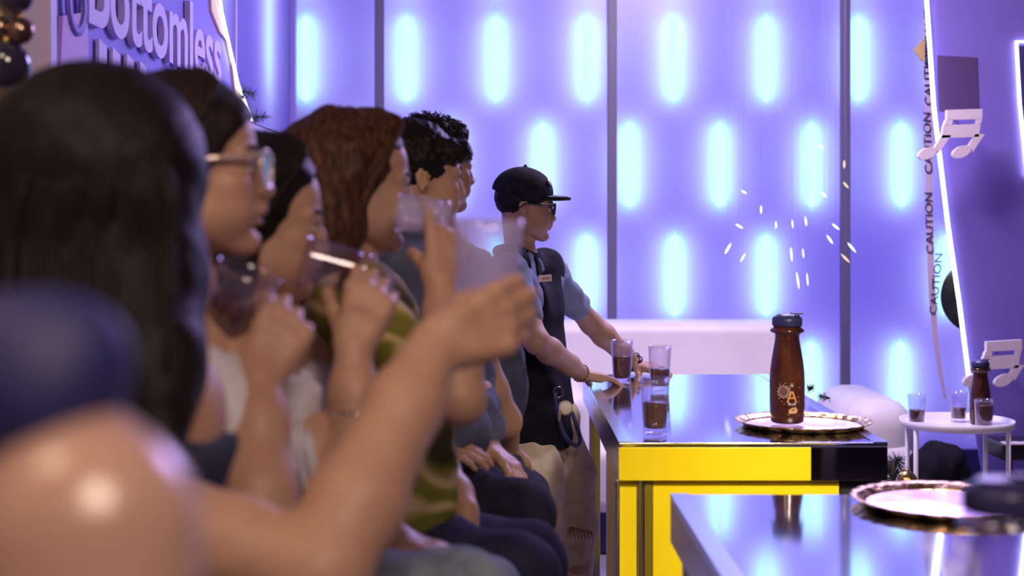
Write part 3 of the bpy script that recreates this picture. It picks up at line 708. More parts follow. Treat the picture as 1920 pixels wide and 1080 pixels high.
# ================================================================ D: brown hair, olive striped shirt
def person_brown():
    T = empty('person', (-.3, 2.46, 0)); tag(T, 'person with long brown hair in olive striped shirt drinking, elbow bent upright', 'person')
    H = Head(P(666, 345, 2.46), 14, 4, 0, 1.0)
    neck = P(636, 482, 2.48); shr = P(668, 600, 2.30); shl = P(700, 585, 2.66); pel = P(705, 1010, 2.46)-V3(.04, 0, 0)
    elr = P(862, 748, 2.20); wrr = P(826, 530, 2.26)
    g = Organic(.0042); add_head(g, H, neck=neck); torso(g, neck, pel, shl, shr, r=.085, rw=.10)
    limb_arm(g, shr, elr, wrr, (.044, .039, .0265)); hd = nrm(V3(.06, .12, 1))
    add_hand(g, wrr, P(838, 440, 2.30)-wrr, V3(-.35, 1, .1), 1, curls=[(12, 20, 15), (35, 35, 20), (48, 42, 25), (56, 46, 30)], thumb=(30, 15, 20), spread=10, sc=.93, thumb_out=22, thumb_n=.9)
    ell = P(800, 850, 2.72); wrl = P(872, 958, 2.56); limb_arm(g, shl, ell, wrl, (.044, .037, .026)); add_hand(g, wrl, V3(.10, -.08, -.55), V3(-.6, -.3, -.3), -1, curl=(14, 20, 15), spread=7, sc=.92)
    g.build('body', M['skin'], T, tint=head_tint(H)); face_bits(T, H)
    g = Organic(.0045); g.ell(H.w(-.024, 0, .040), (.110, .090, .094), H.R)
    g.cone(H.w(-.010, -.066, .052), H.w(-.014, -.074, -.10), .028, .022, .02)
    g.chain([H.w(-.05, -.05, .02), H.w(-.05, -.07, -.08), H.w(-.055, -.07, -.20)], [.055, .05, .034], .03)
    g.chain([H.w(-.06, .03, .02), H.w(-.08, .03, -.08), H.w(-.09, .03, -.19)], [.065, .055, .036], .03); g.chain([H.w(-.04, .07, .0), H.w(-.04, .075, -.18)], [.035, .025], .03)
    [g.cone(H.w(.132, y, .012), H.w(.088, y, -.13), .085, .085, .006, True) for y in (-.075, 0, .065)]
    g.build('hair', M['hair_brown'], T, disp=wrinkle(.003, 70, 3))
    gd = fan([(.035, -.012, .132), (.062, -.050, .100), (.026, -.084, .035), (-.004, -.092, -.045), (-.014, -.088, -.125), (-.018, -.078, -.205)],
             [(-.06, -.012, .126), (-.085, -.056, .100), (-.098, -.084, .030), (-.096, -.096, -.05), (-.090, -.090, -.13), (-.085, -.080, -.21)], 7)
    locks(H, gd, T, M['hair_brown'], .0038, .005, 3, 12)
    g = Organic(.0065, .012); torso(g, neck, pel, shl, shr, r=.085, rw=.10); g.cone(shr, shr+(elr-shr)*.55, .046, .052, .02); g.cone(shl, shl+(ell-shl)*.6, .046, .048, .02)
    g.ell(P(690, 700, 2.42), (.10, .10, .10), k=.04)
    g.cone(P(745, 930, 2.42), P(720, 800, 2.40), .095, .10, .05)
    g.half(neck+V3(0, 0, -.006), (.2, 0, 1)).half(P(760, 985, 2.4), (-.05, 0, -1))
    g.build('shirt', m_stripe, T, disp=wrinkle(.009, 24, 8))
    seated(T, pel-V3(0, 0, .02), (P(965, 1080, 2.40), P(990, 1056, 2.64)), m_navy_pants, 2.46, rt=.090, rk=.070)
    return H
HD = person_brown()
# ================================================================ C: black hair, white ruffled top
def person_white_top():
    T = empty('person', (-.45, 2.1, 0)); tag(T, 'person with long black hair in white ruffled top drinking brown tea, bracelets on wrist', 'person')
    H = Head(P(484, 414, 2.10), 10, 6, 0, .99)
    neck = P(452, 590, 2.12); shr = P(470, 700, 1.99); shl = P(550, 690, 2.25); pel = P(520, 1110, 2.10)
    elr = P(668, 960, 1.92); wrr = P(662, 655, 1.98)
    g = Organic(.0042); add_head(g, H, neck=neck, lips=1.1); torso(g, neck, pel, shl, shr, r=.085, rw=.10)
    limb_arm(g, shr, elr, wrr, (.044, .038, .0255))
    add_hand(g, wrr, P(700, 540, 2.0)-wrr, V3(.05, 1, .1), 1, curls=[(42, 50, 30), (48, 52, 30), (52, 52, 32), (56, 55, 35)], thumb=(30, 15, 20), spread=5, sc=.93)
    ell = P(640, 960, 2.30); wrl = P(745, 1015, 2.10); limb_arm(g, shl, ell, wrl, (.044, .037, .026)); add_hand(g, wrl, P(850, 1060, 2.06)-wrl, V3(-.1, 0, -1), -1, curl=(8, 15, 12), spread=10, sc=.95)
    g.build('body', M['skin'], T, tint=head_tint(H)); face_bits(T, H)
    g = Organic(.0048); g.ell(H.w(-.025, 0, .040), (.114, .090, .096), H.R)
    g.chain([H.w(-.045, -.055, .02), H.w(-.05, -.075, -.08), H.w(-.06, -.085, -.20), H.w(-.06, -.09, -.33)], [.055, .050, .045, .028], .03)
    g.chain([H.w(-.07, .02, .02), H.w(-.09, .02, -.12), H.w(-.10, .02, -.30)], [.075, .065, .035], .03); g.chain([H.w(-.03, .07, .0), H.w(-.03, .08, -.28)], [.035, .022], .03)
    [g.cone(H.w(.130, y, .008), H.w(.088, y, -.13), .085, .085, .006, True) for y in (-.075, 0, .065)]
    g.build('hair', M['hair_black'], T, disp=wrinkle(.002, 60, 3))
    gd = fan([(.035, -.012, .134), (.060, -.050, .100), (.016, -.086, .020), (-.004, -.092, -.06), (-.018, -.096, -.18), (-.035, -.096, -.33)],
             [(-.06, -.012, .130), (-.085, -.056, .104), (-.100, -.086, .020), (-.098, -.096, -.07), (-.090, -.098, -.19), (-.085, -.098, -.34)], 7)
    locks(H, gd, T, M['hair_black'], .0036, .005, 5, 10)
    g = Organic(.0065, .012); torso(g, neck, pel, shl, shr, r=.085, rw=.10); g.cone(shr, shr+(elr-shr)*.25, .048, .054, .02); g.cone(shl, shl+(ell-shl)*.25, .048, .054, .02)
    g.half(neck+V3(0, 0, -.05), (.3, 0, 1))
    g.build('ruffled_top', m_white, T, disp=wrinkle(.004, 30, 8))
    # ruffle: a pleated band across the chest and round the near shoulder
    V, Fc = [], []; nA, nB = 90, 5; cen = smooth_path([P(480, 730, 1.82), P(540, 760, 1.88), P(585, 800, 1.92), P(628, 850, 1.98)], 30); nA = len(cen)
    for i, c in enumerate(cen):
        for j in range(nB):
            t = j/(nB-1); wob = .016*math.sin(i*.55)*t; V.append(c+V3(.012*t+wob*.6, -.010-wob, -.010-.085*t+.01*math.sin(i*.3)*t))
    n = len(V); V += [v+V3(.0, .004, 0) for v in V]
    for i in range(nA-1):
        for j in range(nB-1): a = i*nB+j; Fc.append((a, a+1, a+nB+1, a+nB)); Fc.append((n+a, n+a+nB, n+a+nB+1, n+a+1))
    mesh_obj('ruffle', V, Fc, m_white, T)
    for zt, r_, nm in ((.085, .0022, 'bracelet'), (.125, .0032, 'bracelet')):
        ax = nrm(elr-wrr); u, v2 = frame_from(ax); c0 = wrr+ax*zt*.8; tilt = .15
        tube(nm, [c0+(u*math.cos(a)+v2*math.sin(a))*.034+ax*.006*math.sin(a+1) for a in np.linspace(0, 6.283, 33)[:-1]], r_, M['chrome'] if r_ > .003 else M['gold'], T, 8, True)
    seated(T, pel-V3(0, 0, .02), (P(865, 1120, 2.02), P(900, 1120, 2.26)), m_jean, 2.1, rt=.085, rk=.066)
    return H
HC = person_white_top()
# ================================================================ B: spectacles
def person_specs():
    T = empty('person', (-.5, 1.85, 0)); tag(T, 'person with clear spectacles and dark reddish hair in white shirt, tumbler raised to chin', 'person')
    H = Head(P(346, 316, 1.87), 8, -2, 0, 1.05)
    neck = P(318, 540, 1.87); shr = P(350, 690, 1.78); shl = P(400, 680, 1.98); pel = P(370, 1240, 1.86)
    elr = P(486, 1010, 1.66); wrr = P(484, 712, 1.76)
    g = Organic(.0042); add_head(g, H, neck=neck, lips=1.1); torso(g, neck, pel, shl, shr, r=.088, rw=.10)
    limb_arm(g, shr, elr, wrr, (.046, .040, .028))
    add_hand(g, wrr, P(540, 590, 1.80)-wrr, V3(-.1, 1, .1), 1, curls=[(45, 55, 30), (50, 55, 35), (54, 55, 35), (58, 58, 38)], thumb=(25, 15, 20), spread=5, sc=.98)
    ell = P(420, 980, 2.10); wrl = P(560, 1120, 1.95); limb_arm(g, shl, ell, wrl); add_hand(g, wrl, V3(.7, -.2, -.2), V3(0, 0, -1), -1)
    g.build('body', M['skin'], T, tint=head_tint(H)); face_bits(T, H)
    g = Organic(.005); g.ell(H.w(-.010, 0, .036), (.110, .088, .094), H.R)
    g.chain([H.w(-.06, -.045, .0), H.w(-.07, -.06, -.12), H.w(-.08, -.065, -.30)], [.06, .055, .04], .03); g.chain([H.w(-.07, .04, .0), H.w(-.09, .04, -.30)], [.07, .045], .03)
    g.ell(H.w(.100, -.004, -.026), (.080, .10, .092), H.R, .008, True)
    g.build('hair', M['hair_dark'], T, disp=wrinkle(.002, 60, 3))
    locks(H, [[(-.02+.05*(1-a), -.01, .124), (.050-.06*a, -.058, .092), (.012-.05*a, -.088, .03), (-.03-.03*a, -.092, -.06), (-.05-.03*a, -.096, -.15), (-.06-.03*a, -.098, -.30)] for a in np.linspace(0, 1, 5)], T, M['hair_dark'], .0036, .004, 5, 9)
    fr = mat('frame_clear_pink', (.85, .68, .66), .10, .5); Gl = tube('spectacles', [H.w(.106, -.009, .004), H.w(.109, 0, .007), H.w(.106, .009, .004)], .002, fr, T, 8)
    for s in (-1, 1):
        c = [H.w(.108-.012*(y-.008)/.045, s*y, z) for y, z in ((.009, .014), (.030, .019), (.050, .014), (.053, -.006), (.045, -.026), (.024, -.028), (.010, -.016))]
        tube('spectacle_rim', c, .0022, fr, Gl, 8, True); mesh_obj('lens', c, [tuple(range(7))], m_lens, Gl, False)
        tube('temple', [H.w(.096, s*.053, .010), H.w(.05, s*.072, .009), H.w(-.01, s*.080, .006), H.w(-.03, s*.080, -.014)], [.0030, .0034, .0030, .0022], fr, Gl, 8)
    g = Organic(.0065, .012); torso(g, neck, pel, shl, shr, r=.088, rw=.10); g.cone(shr, shr+(elr-shr)*.32, .050, .056, .02); g.cone(shl, shl+(ell-shl)*.32, .050, .054, .02)
    g.half(neck+V3(0, 0, -.04), (.3, 0, 1)); g.build('shirt', m_white, T, disp=wrinkle(.005, 26, 8))
    seated(T, pel, (P(760, 1260, 1.80), P(780, 1260, 2.0)), m_jean, 1.85)
    return H
person_specs()
# ================================================================ A: long straight black hair, seen from behind
def person_long_hair():
    T = empty('person', (-.55, 1.6, 0)); tag(T, 'nearest person with long straight black hair seen from behind, bare arm raising a tumbler', 'person')
    H = Head(P(198, 325, 1.60), 64, 0, 0, .95)
    neck = P(205, 520, 1.60); shr = P(300, 800, 1.42); shl = P(90, 760, 1.69); pel = P(230, 1300, 1.60)
    elr = P(600, 1075, 1.40); wrr = P(812, 652, 1.57)
    shr = P(320, 985, 1.44)
    g = Organic(.0045); add_head(g, H, neck=neck); torso(g, neck, pel, shl, P(270, 900, 1.52), r=.090, rw=.10)
    limb_arm(g, shr, elr, wrr, (.052, .046, .030))
    add_hand(g, wrr, V3(1, .05, .42), V3(-.10, 1, .0), 1, curls=[(48, 48, 34), (46, 50, 34), (48, 50, 34), (52, 50, 36)], thumb=(30, 10, 15), spread=-1, sc=.98, thumb_out=20, thumb_n=1.2)
    ell = P(180, 1200, 1.8); wrl = P(420, 1240, 1.75); limb_arm(g, shl, ell, wrl); add_hand(g, wrl, V3(.7, -.2, -.2), V3(0, 0, -1), -1)
    g.build('body', M['skin'], T, tint=head_tint(H)); face_bits(T, H)
    g = Organic(.006); g.ell(H.w(-.008, 0, .020), (.116, .104, .104), H.R, .02)
    S_ = 1.60
    g.chain([P(150, 330, 1.58), P(120, 520, 1.56), P(140, 700, 1.55), P(210, 840, 1.55)], [.105, .085, .07, .045], .05)
    g.chain([P(252, 330, 1.56), P(262, 520, 1.53), P(275, 690, 1.46), P(314, 840, 1.40)], [.068, .060, .048, .014], .05)
    g.chain([P(55, 330, 1.62), P(20, 520, 1.60), P(30, 700, 1.6)], [.06, .06, .05], .05)
    g.build('hair', M['hair_black'], T, disp=wrinkle(.0015, 50, 3))
    paths = []; rg = np.random.default_rng(12)
    for i in range(150):
        x = rg.uniform(0, 1); top = P(145+125*x, 178+28*abs(x-.3)**1.2*2+rg.uniform(0, 60), 1.52+.05*abs(x-.5))
        xs = 10+318*x; p = [top, P(xs*.85+40, 330, 1.475), P(xs, 480, 1.465), P(xs*.97+8, 640, 1.42), P(xs*.85+55+rg.normal()*6, 770+rg.uniform(-30, 90)*x, 1.395)]
        paths.append(smooth_path([a+rg.normal(size=3)*.0025 for a in p], 6))
    strands('hair_locks', H, paths, M['hair_black'], T, .0032)
    g = Organic(.007, .012); torso(g, neck, pel, shl, P(270, 900, 1.52), r=.090, rw=.10)
    g.half(neck+V3(0, 0, -.16), (.1, 0, 1)); g.build('camisole', m_dark_tee, T, disp=wrinkle(.004, 30, 8))
    seated(T, pel, (P(640, 1330, 1.50), P(600, 1330, 1.75)), m_jean, 1.6)
    return H
person_long_hair()
# ================================================================ Z: out of focus shoulder in the near corner
def person_near():
    T = empty('person', (-.30, .62, 0)); tag(T, 'very blurred person at lower left corner, bare arm and dark blue sleeveless top', 'person')
    g = Organic(.006); H = Head(P(-900, -300, .80), 70, 0)
    neck = P(-760, 300, .76); sh = P(160, 1000, .60); shl = P(-1500, 800, .85); el = P(190, 1900, .56); wr = P(500, 2300, .60); pel = V3(-.42, .80, 1.02)
    add_head(g, H, neck=neck); torso(g, neck, pel, shl, P(-200, 960, .64), r=.085, rw=.1)
    g.cone(P(140, 810, .63), sh, .022, .035, .03); limb_arm(g, sh, el, wr, (.048, .040, .028)); add_hand(g, wr, V3(.6, .4, -.3), V3(0, 0, -1), 1)
    ell = P(-1700, 1900, .85); limb_arm(g, shl, ell, ell+V3(.05, .1, -.22)); add_hand(g, ell+V3(.05, .1, -.22), V3(0, .3, -1), V3(1, 0, 0), -1)
    g.build('body', M['skin_pale'], T)
    g = Organic(.007); g.ell(H.w(-.02, 0, .04), (.115, .095, .095), H.R).cone(H.w(-.07, 0, 0), H.w(-.08, 0, -.12), .08, .05).ell(H.w(.10, 0, -.03), (.07, .09, .1), H.R, .008, True)
    g.build('hair', M['hair_black'], T)
    g = Organic(.006); torso(g, neck, pel, shl, P(-200, 960, .64), r=.098, rw=.112)
    g.cone(P(-260, 800, .64), P(60, 720, .62), .050, .040, .03).cone(P(60, 720, .62), P(150, 640, .62), .036, .020, .02)
    g.half(neck+V3(0, 0, -.03), (0, 0, 1)); g.build('top', mat('velvet_blue', (.02, .02, .12), .6), T, disp=wrinkle(.003, 30, 8))
    seated(T, pel, (pel+V3(.35, .1, .0), pel+V3(.30, .32, .0)), m_jean, .8)
person_near()
# ---------------------------------------------------------------- the bench they sit on
m_seat = mat('bench_black_vinyl', (.02, .018, .025), .35)
BN = empty('bench', (-.42, 2.1, 0)); tag(BN, 'long black counter height bench under the seated row', 'bench')
box('seat', (-.40, 2.15, .82), (.36, 3.5, .07), m_seat, BN, .02)
for y in (.55, 1.65, 2.75, 3.75):
    for x in (-.54, -.26): box('leg', (x, y, .3925), (.035, .035, .783), M['black'], BN, .003)
# ============================================================ TABLES
m_mirror = mat('steel_mirror', (.74, .78, .95), .07, 1.0)
noise_color(m_mirror, (.74, .80, .98), (.84, .88, 1.0), scale=3, detail=6, rough=(.04, .10))
m_rim = mat('steel_rim', (.74, .74, .84), .16, 1.0)
m_yel = mat('yellow_gloss', (.92, .70, .012), .22); noise_color(m_yel, (.90, .67, .010), (.94, .73, .014), scale=3)
m_smoke = mat('smoked_mirror', (.20, .18, .19), .06, 1.0)  # reflection of the dark room put into the mirror's colour
m_void = mat('black_board', (.010, .009, .010), .6)  # base, and the shade of the open space under the counter
def counter(x0, x1, y0, y1, label, front):
    T = empty('bar_counter', ((x0+x1)/2, (y0+y1)/2, 0)); tag(T, label, 'table', 'mirror topped yellow counters')
    zt_ = 1.0; th = .0855
    box('tabletop', ((x0+x1)/2, (y0+y1)/2, zt_-.006), (x1-x0, y1-y0, .012), m_mirror, T, .002)
    # chrome rim strips laid round the mirror
    for c, s in ((((x0+.018), (y0+y1)/2, zt_+.001), (.036, y1-y0, .002)), ((x1-.018, (y0+y1)/2, zt_+.001), (.036, y1-y0, .002))):
        box('edge_strip', c, s, m_rim, T)
    ya = y0+.001
    xs = x0+(x1-x0)*.715
    box('apron_front', ((x0+xs)/2, ya+.012, zt_-.012-th/2), (xs-x0, .024, th-.0), m_yel, T, .002)  # yellow reflection in the mirror apron, painted as its colour
    box('apron_mirror', ((xs+x1)/2, ya+.012, zt_-.012-th/2), (x1-xs, .024, th), m_smoke, T, .002)  # dark reflection in the mirror apron, given as its colour
    for x in (x0+.012, x1-.012):
        box('apron_side', (x, (y0+y1)/2+.013, zt_-.012-th/2), (.024, y1-y0-.028, th), m_rim, T, .002)
    box('apron_back', ((x0+x1)/2, y1-.012, zt_-.012-th/2), (x1-x0-.05, .024, th), m_yel, T, .002)
    bx0, bx1 = x0-.028+.01, x0+(x1-x0)*.83
    zz = zt_-.012-th-.001
    # body: yellow carcass set back under the apron with mirror corner posts
    box('body', ((x0+.09+bx1)/2, y0+.245, zz/2+.02), (bx1-x0-.09, .43, zz-.04), m_yel, T, .003)
    box('side_panel', (x0+.026, y0+.235, zz/2+.02), (.05, .40, zz-.04), m_yel, T, .002)
    box('corner_post', (x0+.008, y0+.445, zz/2), (.016, .02, zz), m_rim, T, .002)
    for x in (x0+.04, x1-.04): box('leg', (x, y1-.05, zz/2), (.04, .04, zz), m_rim, T, .002)
    box('corner_post', (x0+.058, y0+.035, zz/2), (.012, .03, zz), m_rim, T, .002)
    box('corner_post', (x0+.078, y0+.04, zz/2), (.020, .03, zz), mat('olive_edge', (.35, .28, .03), .3, .6), T, .002)
    box('corner_post', (x0-.004+.003, y0+.03, zz/2), (.012, .02, zz), m_rim, T, .002)
    box('open_shelf', ((bx1+x1)/2+.001, y0+.245, zz/2), (x1-bx1-.01, .40, zz), m_void, T)  # solid black box stands in for the shade of the open space
    box('base', ((x0+x1)/2, y0+.245, .02), (x1-x0-.08, .40, .04), m_void, T)
    return T
counter((1160-CX)/736.4, (1665-CX)/736.4, 3.622, 5.295, 'tall yellow counter with mirror top under the brown bottle and the standing glasses', True)
counter(.338, 1.03, 1.26, 2.92, 'nearest tall yellow counter, its blurred mirror top at lower right', True)
# ------------------------------------------------------------ sofa
m_sofa = mat('white_leatherette', (.80, .74, .78), .45); noise_color(m_sofa, (.78, .72, .76), (.84, .79, .82), scale=5, bump=.1)
def rbox(name, c, s, m, parent, bev): return box(name, c, s, m, parent, bev, 5)
S = empty('sofa', (1.0, 7.1, 0)); tag(S, 'long white leatherette sofa against the violet wall behind the counter', 'sofa')
rbox('backrest', (.82, 7.42, .66), (1.32, .36, .80), m_sofa, S, .06)
rbox('seat', (1.12, 7.08, .36), (1.62, .86, .32), m_sofa, S, .07)
rbox('armrest', (.285, 7.05, .52), (.22, .90, .52), m_sofa, S, .09)
rbox('armrest', (1.78, 7.10, .51), (.34, .84, .44), m_sofa, S, .14)
box('plinth', (1.03, 7.12, .11), (1.72, .80, .20), m_pl, S)
# ------------------------------------------------------------ drinking glasses
m_tea = mat('tea', (.12, .028, .012), .08, 0, Transmission_Weight=.35, IOR=1.33)
m_tea2 = mat('tea_amber', (.11, .035, .010), .08, 0, Transmission_Weight=.35, IOR=1.33)
def tumbler(base, axis, label, group, fill=.55, H=.148, rb=.031, rt=.040, tea=None, frost=False):
    """one tumbler: clear wall, drink inside; base = centre of the bottom"""
    base = np.asarray(base, float); R = axis_R(axis); Rb = R
    T = empty('tumbler', base); tag(T, label, 'glass', group)
    outer = [(rb, 0.0), (rb+.001, .004)]+[(rb+(rt-rb)*t, H*t) for t in np.linspace(.1, 1, 8)]
    t_ = .0016; inner = [(r-t_, max(z, .014)) for r, z in reversed(outer)]; inner = [q for q in inner if q[1] > .0141]
    inner.append((rb-t_, .0141)); inner.append((.0005, .0141))
    prof = [(.0005, 0)]+outer+inner
    lathe('glass_wall', prof, m_frost if frost else m_clear, T, 32, base, R)  # m_frost is clear acrylic with a pale haze to look bright
    if fill > 0:
        z1 = .0155+(H-.0155)*fill; rr = lambda z: rb+(rt-rb)*z/H-t_-.0006
        pr = [(.0005, .0155)]+[(rr(z), z) for z in np.linspace(.0155, z1, 6)]+[(.0005, z1)]
        lathe('drink', pr, tea or m_tea, T, 32, base, R)
    return T
m_clear = mat('clear_acrylic', (.93, .90, 1.0), .04)
nt = m_clear.node_tree; b = nt.nodes['Principled BSDF']; trn = nt.nodes.new('ShaderNodeBsdfTransparent'); trn.inputs[0].default_value = (.965, .95, 1.0, 1)
ly = nt.nodes.new('ShaderNodeLayerWeight'); ly.inputs[0].default_value = .35
mr = nt.nodes.new('ShaderNodeMapRange'); mr.inputs[3].default_value = .04; mr.inputs[4].default_value = .42
ms = nt.nodes.new('ShaderNodeMixShader'); gg = nt.nodes.new('ShaderNodeBsdfGlossy'); gg.inputs[1].default_value = .05; gg.inputs[0].default_value = (.95, .93, 1, 1)
nt.links.new(ly.outputs['Facing'], mr.inputs[0]); nt.links.new(mr.outputs[0], ms.inputs[0]); nt.links.new(trn.outputs[0], ms.inputs[1]); nt.links.new(gg.outputs[0], ms.inputs[2])
df = nt.nodes.new('ShaderNodeBsdfDiffuse'); df.inputs[0].default_value = (.9, .87, .95, 1); tl = nt.nodes.new('ShaderNodeBsdfTranslucent'); tl.inputs[0].default_value = (.9, .87, 1, 1)
m1 = nt.nodes.new('ShaderNodeMixShader'); nt.links.new(df.outputs[0], m1.inputs[1]); nt.links.new(tl.outputs[0], m1.inputs[2])
m2 = nt.nodes.new('ShaderNodeMixShader'); m2.inputs[0].default_value = .025; nt.links.new(ms.outputs[0], m2.inputs[1]); nt.links.new(m1.outputs[0], m2.inputs[2])
nt.links.new(m2.outputs[0], nt.nodes['Material Output'].inputs[0]); nt.nodes.remove(b)
m_frost = m_clear.copy(); m_frost.name = 'frosted_acrylic'; [setattr(n.inputs[0], 'default_value', .21) for n in m_frost.node_tree.nodes if n.type == 'MIX_SHADER' and abs(n.inputs[0].default_value-.025) < 1e-4]  # pale haze mixed in so the clear held glasses look bright
def on_table(px, d, z=1.0): return np.array([(px-CX)/F*d, d, z])
TZ = 1.0015
tumbler(on_table(1228, 3.78, TZ), (0, 0, 1), 'front tumbler of brown tea standing alone near the counter corner', 'tumblers on the yellow counter', .50, tea=m_tea2)
tumbler(on_table(1166, 5.02, TZ), (0, 0, 1), 'fuller tea tumbler at the far edge of the counter beside the resting hand', 'tumblers on the yellow counter', .58)
tumbler(on_table(1237, 4.78, TZ), (0, 0, 1), 'low-filled tea tumbler right behind the front tumbler by the watch', 'tumblers on the yellow counter', .42)
# ------------------------------------------------------------ bottles
bot_prof = [(.040, 0), (.0445, .004), (.0465, .02), (.0475, .06), (.0475, .11), (.0465, .14), (.043, .17), (.038, .20), (.0335, .225), (.0325, .238), (.035, .244), (.046, .249), (.0465, .254), (.040, .260), (.036, .264)]
m_bot = mat('bottle_plastic_tea', (.16, .045, .022), .12, 0, Transmission_Weight=.25, IOR=1.35, Coat_Weight=.6)
noise_color(m_bot, (.045, .011, .010), (.12, .036, .018), scale=14, detail=3, stretch=(1, 1, .4), lo=.4, hi=.62)
def bottle(base, s, label, mb, mc, full):
    T = empty('bottle', base); tag(T, label, 'bottle'); base = np.asarray(base, float)
    pr = [(r*s, z*s) for r, z in bot_prof]
    if full: lathe('bottle_body', [(.0005, 0)]+pr+[(.0005, .264*s)], mb, T, 56, base)
    else: lathe('bottle_body', [(.0005, 0)]+pr+[(r-.0018, z+.0015) for r, z in reversed(pr)]+[(.0005, .0015)], mb, T, 56, base)
    lathe('cap', [(r*s, z*s) for r, z in [(.0005, .2645), (.039, .2645), (.041, .267), (.041, .283), (.039, .288), (.030, .293), (.026, .2965), (.0005, .297)]], mc, T, 40, base)
    t = V3(.012, -.004, .297)*s
    box('cap_tab', base+V3(.026, 0, .2985)*s, (.034*s, .014*s, .004*s), mc, T, .001)
    lathe('cap_spout', [(r*s, z*s) for r, z in [(.0005, .288), (.008, .288), (.008, .2962), (.0005, .2966)]], M['black'], T, 16, base+V3(.022, -.02, 0)*s)
    return T
B0 = on_table(1476, 3.905, 1.013)
BT = bottle(B0, 1.0, 'brown tea bottle with a blue lid standing on the foil tray', m_bot, M['navy'], True)
# printed marks on the bottle: a rosette, an orange A and a small bowl
def on_cyl(base, u, z, r=.0482): # u = arc length from the camera-facing line, positive to the right
    a = -math.pi/2+u/r; return base+V3(r*math.cos(a), r*math.sin(a), z)
def wrap(name, tris, m, parent, base, th=.0006, r=.0480):
    V, Fc = [], []
    for poly in tris:
        n = len(poly); o = len(V)
        for rr in (r, r+th):
            for (u, z) in poly: V.append(on_cyl(base, u, z, rr))
        Fc.append(tuple(range(o+n, o+2*n))); Fc.append(tuple(range(o+n-1, o-1, -1)))
        for i in range(n): Fc.append((o+i, o+(i+1) % n, o+n+(i+1) % n, o+n+i))
    return mesh_obj(name, V, Fc, m, parent, False)
def ringpoly(cu, cz, r0, r1, n, lobes=0, amp=0):
    out_ = []
    for i in range(n):
        a0, a1 = 2*math.pi*i/n, 2*math.pi*(i+1)/n
        f = lambda a: 1+amp*math.cos(lobes*a)
        out_.append([(cu+r0*math.cos(a0), cz+r0*math.sin(a0)), (cu+r1*f(a0)*math.cos(a0), cz+r1*f(a0)*math.sin(a0)), (cu+r1*f(a1)*math.cos(a1), cz+r1*f(a1)*math.sin(a1)), (cu+r0*math.cos(a1), cz+r0*math.sin(a1))])
    return out_
m_pr1 = mat('print_mauve', (.33, .20, .20), .5); m_pr2 = mat('print_orange', (.62, .24, .06), .5); m_pr3 = mat('print_cream', (.55, .32, .16), .5); m_pr4 = mat('print_grey', (.30, .24, .26), .5)
def marks(T, B):
    wrap('printed_rosette', ringpoly(-.019, .089, .009, .012, 40, 10, .1)+ringpoly(-.019, .089, .014, .0175, 60, 12, .12)+ringpoly(-.019, .089, .003, .005, 24, 6, .2), m_pr1, T, B)
    wrap('printed_letter', [[(-.011, .060), (-.0065, .060), (.0045, .090), (-.0005, .090)], [(.014, .060), (.0185, .060), (.0075, .090), (.002, .090)], [(-.004, .070), (.012, .070), (.0105, .074), (-.0025, .074)]], m_pr2, T, B)
    wrap('printed_dish', [[(-.006, .052), (.014, .052), (.016, .060), (-.008, .060)], [(-.001, .102), (.008, .102), (.006, .112), (.001, .112)]], m_pr4, T, B)
    wrap('printed_bowl', [[(-.004, .030), (.016, .030), (.021, .040), (-.006, .040)], [(-.004, .0405), (.020, .0405), (.014, .047), (.003, .045)]], m_pr3, T, B)
    wrap('printed_dots', [[(cu-.0015, cz-.0015), (cu+.0015, cz-.0015), (cu+.0015, cz+.0015), (cu-.0015, cz+.0015)] for cu, cz in ((-.030, .109), (-.014, .112), (-.024, .062), (-.017, .056), (.022, .075), (.026, .100), (-.032, .070), (.024, .062))], m_pr1, T, B)
marks(BT, B0)
# ------------------------------------------------------------ foil trays
m_foil = mat('tray_foil', (.70, .50, .62), .2, 1.0); noise_color(m_foil, (.58, .42, .56), (.80, .66, .76), scale=16, detail=5, rough=(.25, .45), bump=.4, bdist=.005)
m_foilg = mat('tray_foil_gold', (.85, .56, .24), .2, 1.0); noise_color(m_foilg, (.42, .22, .07), (1.0, .70, .36), scale=34, detail=5, rough=(.15, .40), bump=1.0, bdist=.006)
def tray(c, rad, label):
    T = empty('foil_tray', c); tag(T, label, 'tray')
    lathe('tray_base', [(.0005, 0), (rad*.84, 0), (rad*.85, .0010), (rad*.84, .0018), (.0005, .0018)], m_foil, T, 64, c)
    prof = [(rad*.845, .0002), (rad*.87, .0004), (rad*.93, .0085), (rad*.985, .0125), (rad, .0145), (rad*.998, .0155), (rad*.93, .0125), (rad*.87, .0042), (rad*.845, .0022), (rad*.845, .0002)]
    lathe('tray_rim', prof, m_foilg, T, 160, c, None, lambda a, i: .010*math.cos(28*a) if 1 < i < 7 else 0)
    return T
tray(on_table(1506, 3.93, TZ), .187, 'round gold foil tray with crimped rim under the brown bottle')
tray(on_table(1778, 2.80, TZ), .187, 'round gold foil tray on the nearest counter, blurred')
m_clearb = m_clear
bottle(on_table(1884, 1.42, TZ), 1.0, 'blurred empty clear bottle with dark cap at the lower right corner', m_clearb, M['navy'], False)
